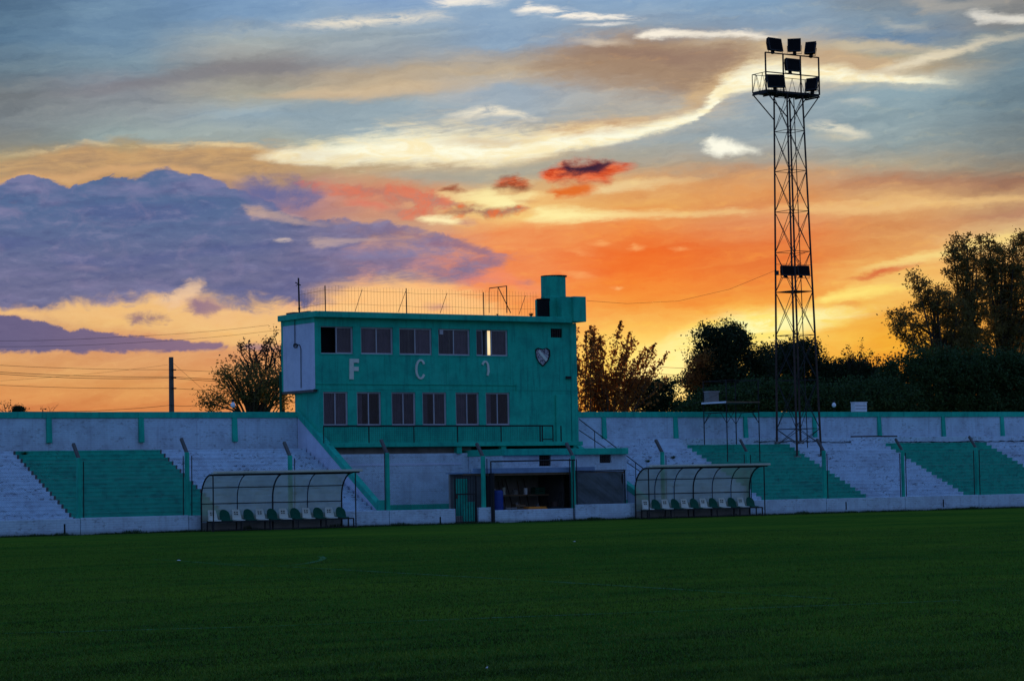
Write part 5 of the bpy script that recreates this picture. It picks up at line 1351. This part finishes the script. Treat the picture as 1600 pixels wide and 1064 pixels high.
for x0_, y0_, x1_, y1_ in ((1211, 413, 1266, 414), (1211, 429, 1268, 431), (1238, 402, 1258, 395), (1240, 398, 1252, 412)):
    a = pv(x0_, y0_, 6.5); b = pv(x1_, y1_, 6.5); MB().tube([(a[0], 6.5, a[1]), (b[0], 6.5, b[1])], .014, 4).build('bracket', m_steel, TW)
u, z = pv(1212.5, 426, 6.5); MB().box((u-.05, 6.4, z-.12), (u+.09, 6.55, z+.08)).build('switch_box', m_steel, TW)

# ================================================================ CAMERA SCAFFOLD on the right terrace
SC = thing('camera_scaffold', 'slender four legged steel scaffold platform on the right terrace beside the tower', 'scaffold', (37.5, 6.6, 2.5))
su0, su1, sva, svb = 36.58, 38.42, 7.4, 5.75
zpl = pz(1120, 629, 6.5)
legs = [(su0, sva, ZT), (su1, sva, ZT), (su1, svb, 2.3), (su0, svb, 2.3)]
for a in legs: MB().tube([a, (a[0], a[1], zpl+ (1.0))], .026, 6).build('leg', m_steel, SC)
dk = MB().box((su0-.05, svb-.05, zpl-.03), (su1+.05, sva+.05, zpl+.03)).build('deck', m_wood, SC)
MB().box((su0-.09, svb-.05, zpl-.04), (su0-.051, sva+.05, zpl+.035)).build('edge_board', m_cabinet, dk)
for i in range(4):
    a = legs[i]; b = legs[(i+1) % 4]
    for p, q in ((a, b), (b, a)):
        d_ = Vector((q[0]-p[0], q[1]-p[1], 0)).normalized()*.42
        MB().tube([(p[0], p[1], zpl-.95), (p[0]+d_.x, p[1]+d_.y, zpl-.45)], .014, 4).build('knee_brace', m_steel, SC)
    for zz in (.98,): MB().tube([(a[0], a[1], zpl+zz), (b[0], b[1], zpl+zz)], .016, 4).build('guard_rail', m_steel, SC)
    MB().tube([(a[0], a[1], zpl-.45), (b[0], b[1], zpl-.45)], .016, 4).build('tie_bar', m_steel, SC)
ua_ = pu(1101.5, 7.3, 620); ub_ = pu(1117, 7.3, 620)
CH = thing('box_seat', 'grey box standing at the rear left of the scaffold deck', 'box', (ua_+.2, 7.2, zpl+.03))
MB().box((ua_, 7.0, zpl+.032), (ub_, 7.38, pz(1109, 612.5, 7.2))).build('box_body', m_conc, CH, bevel=.02)
MB().box((ua_-.02, 6.97, pz(1109, 612.5, 7.2)+.001), (ub_+.02, 7.4, pz(1109, 612.5, 7.2)+.03)).build('lid', m_alu, CH)

# ================================================================ SMALL THINGS ON THE BACK WALL
def bulb(x, y, lab):
    u, z = pv(x, y, 8.5)
    t = thing('wall_lamp', lab, 'lamp', (u, 8.5, 4.61), group='round lamps on the back wall')
    MB().tube([(u, 8.5, 4.6), (u, 8.5, z-.10)], .014, 5).build('stem', m_steel, t)
    b = MB(); pr = [(.02, -.10), (.07, -.08), (.10, -.02), (.095, .04), (.06, .09), (.04, .13)]
    b.tube([(u, 8.5, z+q) for r, q in pr], [r for r, q in pr], 12); b.build('globe', m_bulb, t, smooth=True)
    MB().cyl((u, 8.5), .05, z+.131, z+.24, 10).build('cap', m_steel, t)
bulb(364, 633, 'small round white lamp on the back wall left of the clubhouse')
bulb(1303, 633, 'small round white lamp on the back wall right of the tower')
u0c, zc0 = pv(1333, 642, 8.5); u1c = pu(1352, 8.5, 635); zc1 = pz(1342, 629, 8.5)
CBN = thing('switch_cabinet', 'small white cabinet standing on the right back wall', 'cabinet', (u0c, 8.5, 4.61))
MB().box((u0c, 8.38, 4.615), (u1c, 8.66, zc1)).build('cabinet_body', m_cabinet, CBN, bevel=.01)
MB().box((u0c-.02, 8.36, zc1+.001), (u1c+.02, 8.68, zc1+.03)).build('cabinet_lid', m_cabinet, CBN)
for k in (1, 2): MB().box((u0c+.04, 8.37, 4.62+(zc1-4.62)*k/3-.01), (u1c-.04, 8.379, 4.62+(zc1-4.62)*k/3+.01)).build('louver', m_steel, CBN)
# thin pole by the building's left corner
u, z = pv(438, 581, 9.6); PO = MB().tube([(u, 9.6, 0), (u, 9.6, z)], [.07, .055], 8).build('green_pole', m_seatg, None); tag(PO, 'thin green pole rising behind the wall at the clubhouse left side', 'pole')

# ================================================================ POWER POLE AND WIRES
VP = 16.0
u, z = pv(267.3, 558, VP)
PP = thing('power_pole', 'dark square power pole rising behind the left back wall', 'pole', (u, VP, 0))
MB().tube([(u, VP, 0), (u, VP, z)], [.15, .105], 4).build('pole', m_conc_d, PP)
for yy in (578, 590, 607): 
    zz = pz(267, yy, VP); MB().tube([(u-.02, VP-.14, zz), (u+.16, VP-.14, zz)], .03, 6).build('insulator', m_steel, PP)
def wire(name, pts, v, r, lab, sag=0.0, v2=None):
    L = []; n = len(pts)
    P_ = []
    for i, (x, y) in enumerate(pts):
        vv = v if v2 is None else v+(v2-v)*i/(n-1)
        a = pv(x, y, vv); P_.append(Vector((a[0], vv, a[1])))
    for i in range(n-1):
        for k in range(10):
            s = k/10; q = P_[i].lerp(P_[i+1], s); q.z -= sag*4*s*(1-s); L.append(q)
    L.append(P_[-1])
    o = MB().tube(L, r, 4, False).build(name, m_steel, None, calc=False); tag(o, lab, 'wire', 'overhead wires'); return o
wire('power_line', [(-60, 567), (267, 577.5), (520, 581)], VP-.14, .010, 'topmost overhead wire left of the clubhouse', .08)
wire('power_line', [(-60, 577), (267, 588.5), (520, 593)], VP-.14, .014, 'upper one of the close pair of overhead wires', .1)
wire('power_line', [(-60, 579), (267, 590.5), (520, 595)], VP-.14, .014, 'lower one of the close pair of overhead wires', .14)
wire('power_line', [(-60, 598.5), (267, 606.5), (520, 612)], VP-.14, .011, 'lone overhead wire below the close pair', .08)
wire('power_line', [(30, 643), (267, 633), (330, 628)], VP-.14, .012, 'lowest overhead wire rising towards the power pole', .1)
wire('power_line', [(-60, 598), (262, 570)], VP, .006, 'thin wire climbing to the top of the power pole', .1)
wire('power_line', [(268, 565), (330, 620)], VP, .006, 'thin stay wire slanting down right of the power pole', .0)
wire('power_line', [(880, 565), (1000, 571), (1120, 576)], 30, .016, 'upper wire between the trees right of the clubhouse', .05)
wire('power_line', [(880, 575), (1000, 582), (1120, 587)], 30, .016, 'lower wire between the trees right of the clubhouse', .05)
wire('tower_cable', [(1211, 423), (1140, 452), (1060, 470.5), (980, 474.5), (917, 470)], 6.5, .008, 'thin cable sagging from the tower to the roof corner box', .0)
wire('tower_cable', [(1040, 640), (1150, 600), (1211, 622)], 6.9, .006, 'thin loose cable hanging left of the tower in front of the hedge', .2)
# faint high wires seen against the violet cloud
wire('power_line', [(-60, 532), (180, 527), (420, 508)], 60, .012, 'faint far wire crossing the violet cloud on the left', .1)
wire('power_line', [(-60, 541), (200, 536), (440, 515)], 60, .012, 'second faint far wire under the first on the left', .1)

# ================================================================ TREES
def crown_leaves(blobs, v, n_clump, per, csize, leaf, depth=1.6, bias=.55, seed=1, up=0.0):
    """blobs: (x, y, rx, ry) photo px at plane v -> world-sized clumps of leaf quads; returns (N,4,3), clump centres"""
    r = np.random.default_rng(seed); out_ = []; cen = []
    B_ = []
    for x, y, rx, ry in blobs:
        u, z = pv(x, y, v); ux = pv(x+rx, y, v)[0]-u; zz = pv(x, y-ry, v)[1]-z
        B_.append((u, z, ux, zz, ux*zz))
    A = sum(b[4] for b in B_)
    for u, z, ux, zz, a in B_:
        k = max(3, int(n_clump*a/A))
        d = r.normal(size=(k, 3)); d /= np.linalg.norm(d, axis=1)[:, None]
        rad = (bias+(1-bias)*r.random(k))**.8
        rad *= 1+.25*(r.random(k)-.5)
        c = d*rad[:, None]*np.array([ux, min(depth, max(ux, .6)), zz]) + np.array([u, v, z]); cen.append(c)
        m = r.integers(int(per*.5), int(per*1.5)+1, k)
        idx = np.repeat(np.arange(k), m); N = len(idx)
        cs = csize*(.6+.8*r.random(k))[idx]
        p = c[idx] + r.normal(size=(N, 3))*cs[:, None]*np.array([1, 1, .8])*.5
        t = r.normal(size=(N, 3)); t[:, 2] += up; t /= np.linalg.norm(t, axis=1)[:, None]
        s = np.cross(t, r.normal(size=(N, 3))); s /= np.linalg.norm(s, axis=1)[:, None]
        L = (leaf*(.6+.8*r.random(N)))[:, None]
        V = np.stack([p-t*L*.5, p+s*L*.24, p+t*L*.5, p-s*L*.24], 1); out_.append(V)
    return np.concatenate(out_), np.concatenate(cen)
def tree(name, label, blobs, v, n_clump=120, per=40, csize=.35, leaf=.14, mat=None, trunk_x=None, trunk_r=.18, depth=1.6, bias=.5, seed=1, cat='tree', limbs=26, group='trees behind the back wall', up=0., lean=0):
    V, cen = crown_leaves(blobs, v, n_clump, per, csize, leaf, depth, bias, seed, up)
    bx = trunk_x if trunk_x is not None else sum(b[0] for b in blobs)/len(blobs)
    u = pu(bx, v, 640)
    t = thing(name, label, cat, (u, v, 0), group=group)
    V = V - np.array([u, v, 0])
    o = bpy.data.objects.new('crown', tri_mesh('crown', V, mat or l_dark, 4)); C.objects.link(o); o.parent = t
    rr = random.Random(seed); mb = MB()
    zmax = cen[:, 2].max(); zc_ = np.percentile(cen[:, 2], 30)
    top = Vector((np.mean(cen[:, 0]), v, zc_))
    mb.tube([(u, v, 0), (u+(top.x-u)*.4, v, zc_*.5), tuple(top)], [trunk_r, trunk_r*.8, trunk_r*.6], 7)
    pick = rr.sample(range(len(cen)), min(limbs, len(cen)))
    for i in pick:
        c = Vector(cen[i]); s = Vector((u, v, 0)).lerp(top, rr.uniform(.55, 1.0))
        m1 = s.lerp(c, .5)+Vector((rr.uniform(-.2, .2), rr.uniform(-.2, .2), rr.uniform(.0, .4)))
        mb.tube([s, m1, c], [trunk_r*.35, trunk_r*.2, trunk_r*.08], 5, False)
    mb.build('trunk', m_bark, t)
    return t
# left of the clubhouse
tree('willow_tree', 'bushy dark tree with drooping sparse top left of the clubhouse', [(345,622,34,18),(380,612,40,26),(420,618,40,24),(370,590,34,22),(410,590,34,22),(440,610,24,30),(325,632,22,12),(352,582,22,14),(448,590,16,20)], 15, 250, 28, .36, .12, l_olive, 405, .2, seed=3, limbs=60, bias=.25)
def bare(name, label, x0, y0, tips, v, r, leaves=0, mat=None, seed=1, group=None, cat='tree'):
    rr = random.Random(seed); u, z = pv(x0, y0, v)
    t = thing(name, label, cat, (u, v, 0), group=group)
    mb = MB(); base = Vector((u, v, max(z, .0))); mb.tube([(u, v, 0), tuple(base)], [r*1.2, r], 6, False)
    LP = []
    def grow(a, b, rad, lvl):
        n = 4; pts = [a]; 
        for k in range(1, n+1):
            q = a.lerp(b, k/n)+Vector((rr.uniform(-1, 1), rr.uniform(-1, 1), rr.uniform(-.5, .5)))*(b-a).length*.035; pts.append(q)
        mb.tube(pts, [rad*(1-.7*k/n) for k in range(n+1)], 4, False)
        L = (b-a).length
        if lvl > 0:
            for k in range(rr.randint(4, 6)):
                s = rr.uniform(.25, .95); p = a.lerp(b, s); d = (b-a).normalized()
                side = Vector((rr.uniform(-1, 1), rr.uniform(-1, 1), rr.uniform(-.1, .7))).normalized()
                q = p+(d*.75+side*.8).normalized()*L*rr.uniform(.22, .42)
                grow(p, q, rad*.42, lvl-1)
        LP.append(b); LP.extend(pts[2:])
    for x, y in tips:
        a = pv(x, y, v); b = Vector((a[0], v+rr.uniform(-.8, .8), a[1])); grow(base, b, r*.75, 2)
    mb.build('branches', m_bark, t)
    if leaves:
        r_ = np.random.default_rng(seed); idx = r_.integers(0, len(LP), leaves)
        P_ = np.array([LP[i][:] for i in idx])+r_.normal(size=(leaves, 3))*.10 - np.array([u, v, 0])
        tt = r_.normal(size=(leaves, 3)); tt /= np.linalg.norm(tt, axis=1)[:, None]; ss_ = np.cross(tt, r_.normal(size=(leaves, 3))); ss_ /= np.linalg.norm(ss_, axis=1)[:, None]
        L = (.12*(.6+.8*r_.random(leaves)))[:, None]
        V = np.stack([P_-tt*L*.5, P_+ss_*L*.28, P_+tt*L*.5, P_-ss_*L*.28], 1)
        o = bpy.data.objects.new('crown', tri_mesh('crown', V, mat or l_dark, 4)); C.objects.link(o); o.parent = t
    return t
bare('leafless_tree', 'thin nearly leafless tree with a forked top left of the clubhouse', 412, 625, [(388,532),(398,545),(376,548),(412,538),(425,545),(366,560)], 17, .10, 900, l_dry, 5)
bare('leafless_tree', 'tall bare branches close beside the clubhouse left wall', 443, 625, [(434,520),(426,535),(440,528),(437,552)], 16, .07, 200, l_dry, 8)
bare('distant_shrub', 'low bare shrub far left above the wall', 12, 650, [(4,630),(14,627),(-8,632)], 30, .025, 20, l_dry, 11, cat='shrub')
bare('distant_shrub', 'wispy bare twigs right of the round dark bush', 75, 655, [(62,634),(72,637),(86,633)], 30, .02, 10, l_dry, 12, cat='shrub')
tree('round_bush', 'small round dark bush peeking over the wall far left', [(29,641,8,6)], 28, 30, 60, .16, .10, l_dark, 30, .1, seed=14, limbs=6, bias=.1, cat='bush')
# right of the clubhouse: loose tree of upright shoots in front of the glow
def shoots(name, label, x0, specs, v, mat, seed):
    r = np.random.default_rng(seed); u = pu(x0, v, 640); t = thing(name, label, 'tree', (u, v, 0), group='trees behind the back wall'); mb = MB(); out_ = []
    for (xb, yb, xt, yt, wpx, n) in specs:
        a = Vector((pv(xb, yb, v)[0], v+r.uniform(-1, 1), pv(xb, yb, v)[1])); b = Vector((pv(xt, yt, v)[0], v+r.uniform(-1.2, 1.2), pv(xt, yt, v)[1]))
        mb.tube([(u, v, 0), a.lerp(Vector((u, v, 0)), .3), a, b], [.12, .06, .035, .01], 5, False)
        wd = wpx/32.0
        s = r.random(n)**.8; p = np.array([(a.lerp(b, float(q)))[:] for q in s])
        lump = .55+.45*np.sin(s*19+r.random()*6)+.25*np.sin(s*43)
        p += r.normal(size=(n, 3))*wd*.6*((1.25-s*.8)*(np.abs(lump)+.25))[:, None]
        tt = r.normal(size=(n, 3)); tt[:, 2] += .7; tt /= np.linalg.norm(tt, axis=1)[:, None]; s2 = np.cross(tt, r.normal(size=(n, 3))); s2 /= np.linalg.norm(s2, axis=1)[:, None]
        L = (.15*(.6+.8*r.random(n)))[:, None]
        out_.append(np.stack([p-tt*L*.5, p+s2*L*.3, p+tt*L*.5, p-s2*L*.3], 1))
    V = np.concatenate(out_)-np.array([u, v, 0])
    o = bpy.data.objects.new('crown', tri_mesh('crown', V, mat, 4)); C.objects.link(o); o.parent = t
    mb.build('trunk', m_bark, t)
sp = []
rs_ = random.Random(4)
for xt, yt, n_ in ((903,506,420),(899,520,420),(912,530,420),(921,512,460),(930,528,400),(939,508,460),(947,532,380),(952,524,420),(962,503,520),(968,520,420),(975,540,320),(984,532,420),(990,546,300),(998,552,300),(1005,560,260),(1012,538,340),(1019,549,260),(1027,553,260),(1022,575,220),(1032,592,160),(1010,585,260),(960,560,500),(940,565,500),(918,560,500),(985,575,420),(903,560,420)):
    xb = 925+(xt-925)*.42+rs_.uniform(-10, 10); sp.append((xb, 648, xt, yt, rs_.uniform(9, 15), int(n_*.85)))
for xt, yt in ((908,600),(922,605),(938,600),(955,606),(972,604),(990,608),(930,625),(960,628),(985,628),(910,628)): sp.append((xt-6, yt+30, xt+8, yt-16, 20, 190))
shoots('poplar_tree', 'loose rust tinted tree of upright shoots right beside the clubhouse', 945, sp, 17, l_rust, 21)
tree('dark_bush', 'dark rounded bush between the shoots and the glowing gap', [(1012,625,36,22),(1045,636,40,10),(1000,604,22,16),(1035,606,18,12),(1050,598,16,4)], 19, 170, 60, .40, .14, l_dark, 1015, .15, seed=23, cat='bush', bias=.25)
tree('shade_tree', 'large round crowned dark tree between the glow and the tower', [(1132,538,40,34),(1115,575,36,36),(1150,562,42,40),(1168,590,36,40),(1100,605,26,34),(1140,610,46,30),(1120,520,18,14),(1150,522,16,14)], 21, 560, 62, .45, .15, l_dark, 1135, .35, seed=31, bias=.35, limbs=50)
tree('shade_tree', 'small reddish bough of leaves at the left edge of the round crowned tree', [(1092,572,12,12),(1088,590,12,12),(1100,560,8,8),(1084,604,9,12)], 20.5, 70, 34, .36, .14, l_rust, 1098, .1, seed=33, bias=.2)
tree('shade_tree', 'dark tree with a domed top directly behind the tower', [(1236,562,44,26),(1215,585,36,34),(1262,585,34,34),(1245,545,26,14),(1280,600,30,26)], 22, 430, 60, .45, .15, l_dark, 1240, .3, seed=37, bias=.35)
tree('hedge_tree', 'low ragged dark trees with spiky tips right of the tower', [(1305,600,30,34),(1335,605,36,38),(1372,610,30,34),(1320,575,16,18),(1350,578,14,18),(1385,588,20,18)], 22, 420, 60, .40, .15, l_dark, 1335, .2, seed=41, bias=.35, up=.8)
bare('spiky_shrub', 'thin upright twigs sticking out of the low trees right of the tower', 1335, 610, [(1307,560),(1318,552),(1330,556),(1345,553),(1356,562),(1368,570)], 21.5, .05, 900, l_dark, 43, cat='shrub')
tree('dark_hedge', 'dense dark green hedge behind the back wall from the round tree to the tower', [(1095,640,30,22),(1130,632,40,30),(1175,628,40,34),(1220,630,40,34),(1262,632,36,30),(1200,612,40,22)], 14, 620, 60, .42, .14, l_hedge, 1170, .1, seed=51, cat='hedge', bias=.3, group='dense hedges behind the back wall')
tree('dark_hedge', 'dense dark green hedge behind the small white cabinet', [(1290,630,36,30),(1330,628,40,34),(1370,626,40,36),(1405,630,30,34)], 14, 480, 60, .42, .14, l_hedge, 1345, .1, seed=53, cat='hedge', bias=.3, group='dense hedges behind the back wall')
tree('dark_hedge', 'tall clipped dark hedge under the eucalyptus trees at the right', [(1425,590,40,44),(1470,585,46,42),(1520,588,50,46),(1570,586,50,44),(1620,590,50,46),(1440,632,46,24),(1500,632,50,24),(1560,632,50,24),(1612,632,40,24)], 15, 1400, 60, .42, .15, l_hedge, 1510, .12, seed=57, cat='hedge', bias=.3, group='dense hedges behind the back wall')
# eucalyptus trees on the right
EU = dict(per=30, csize=.36, leaf=.16, mat=l_olive, bias=.3, limbs=26, up=-.4, depth=1.4)
tree('eucalyptus_tree', 'spreading eucalyptus with an open lower left crown right of the tower', [(1424,432,8,10),(1436,447,15,15),(1456,462,20,17),(1476,476,20,20),(1444,474,18,14),(1462,496,22,20),(1494,492,22,26),(1484,524,28,24),(1420,500,16,13),(1403,492,12,10),(1403,514,14,12),(1418,530,14,14),(1446,545,20,14),(1478,552,26,14),(1436,514,10,14),(1505,540,22,20)], 24, 470, trunk_x=1478, trunk_r=.32, seed=61, **EU)
tree('eucalyptus_tree', 'tall eucalyptus with a broad feathery top at the right', [(1504,372,10,10),(1494,388,14,13),(1512,392,15,15),(1496,408,18,15),(1516,416,16,18),(1500,432,20,17),(1516,448,20,20),(1500,464,20,18),(1526,472,22,24),(1506,494,24,22),(1530,510,26,26),(1506,528,28,24),(1528,550,30,20)], 25, 520, trunk_x=1512, trunk_r=.36, seed=67, **EU)
tree('eucalyptus_tree', 'tall eucalyptus with two rounded plumes left of the frame edge', [(1540,376,11,10),(1546,392,16,15),(1538,410,16,16),(1552,420,16,18),(1544,438,18,18),(1574,392,12,10),(1578,408,18,16),(1570,426,18,18),(1588,436,18,22),(1566,452,24,22),(1590,470,24,26),(1560,484,26,26),(1588,508,28,30),(1560,526,30,28),(1590,548,30,22)], 25.5, 700, trunk_x=1562, trunk_r=.4, seed=71, **EU)
tree('eucalyptus_tree', 'eucalyptus cut off by the right edge of the view', [(1602,368,11,12),(1598,386,14,16),(1612,402,16,20),(1604,428,18,22),(1618,455,24,30),(1608,492,26,32),(1624,532,32,40)], 26, 390, trunk_x=1612, trunk_r=.36, seed=73, **EU)
# far tree line closing the horizon
def far_line():
    r = np.random.default_rng(5); n = 60000
    u = r.random(n)*330-130; hh = np.array([2.6+1.5*mnoise.noise(Vector((a*.06, 1, 0)))+.9*mnoise.noise(Vector((a*.35, 2, 0))) for a in u])
    z = r.random(n)**.7*np.maximum(hh, .5); vv = 190+r.random(n)*6
    p = np.stack([u, vv, z], 1); t = r.normal(size=(n, 3)); t /= np.linalg.norm(t, axis=1)[:, None]; s = np.cross(t, r.normal(size=(n, 3))); s /= np.linalg.norm(s, axis=1)[:, None]
    return np.stack([p-t*.35, p+s*.25, p+t*.35, p-s*.25], 1)
fo = bpy.data.objects.new('far_woodland', tri_mesh('far_woodland', far_line(), l_dark, 4)); C.objects.link(fo); fo.location = O; fo.rotation_euler = (0, 0, YAW)
tag(fo, 'low dark line of far woodland behind everything', 'woodland', None, 'stuff')

# litter on the grass
for x, y, sc_, lb in ((279, 877, .075, 'scrap of white paper on the grass near the faded arc'), (897, 847, .04, 'tiny white scrap on the grass below the shed'), (760, 1047, .012, 'tiny pale scrap on the nearest grass')):
    p = gpt(x, y); mb = MB(); s = sc_
    mb.prism([(-s, -s*.5, .02), (s*.6, -s*.7, .022), (s, s*.3, .03), (-s*.4, s*.6, .02)], (0, 0, .004)); mb.prism([(-s*.3, -s*.6, .026), (s*.7, -s*.2, .04), (s*.1, s*.4, .03)], (0, 0, .004))
    me = mb.mesh('litter', m_cabinet); o = bpy.data.objects.new('litter', me); C.objects.link(o); o.location = p; o.rotation_euler = (0.05, 0.1, random.random()*3); tag(o, lb, 'litter')
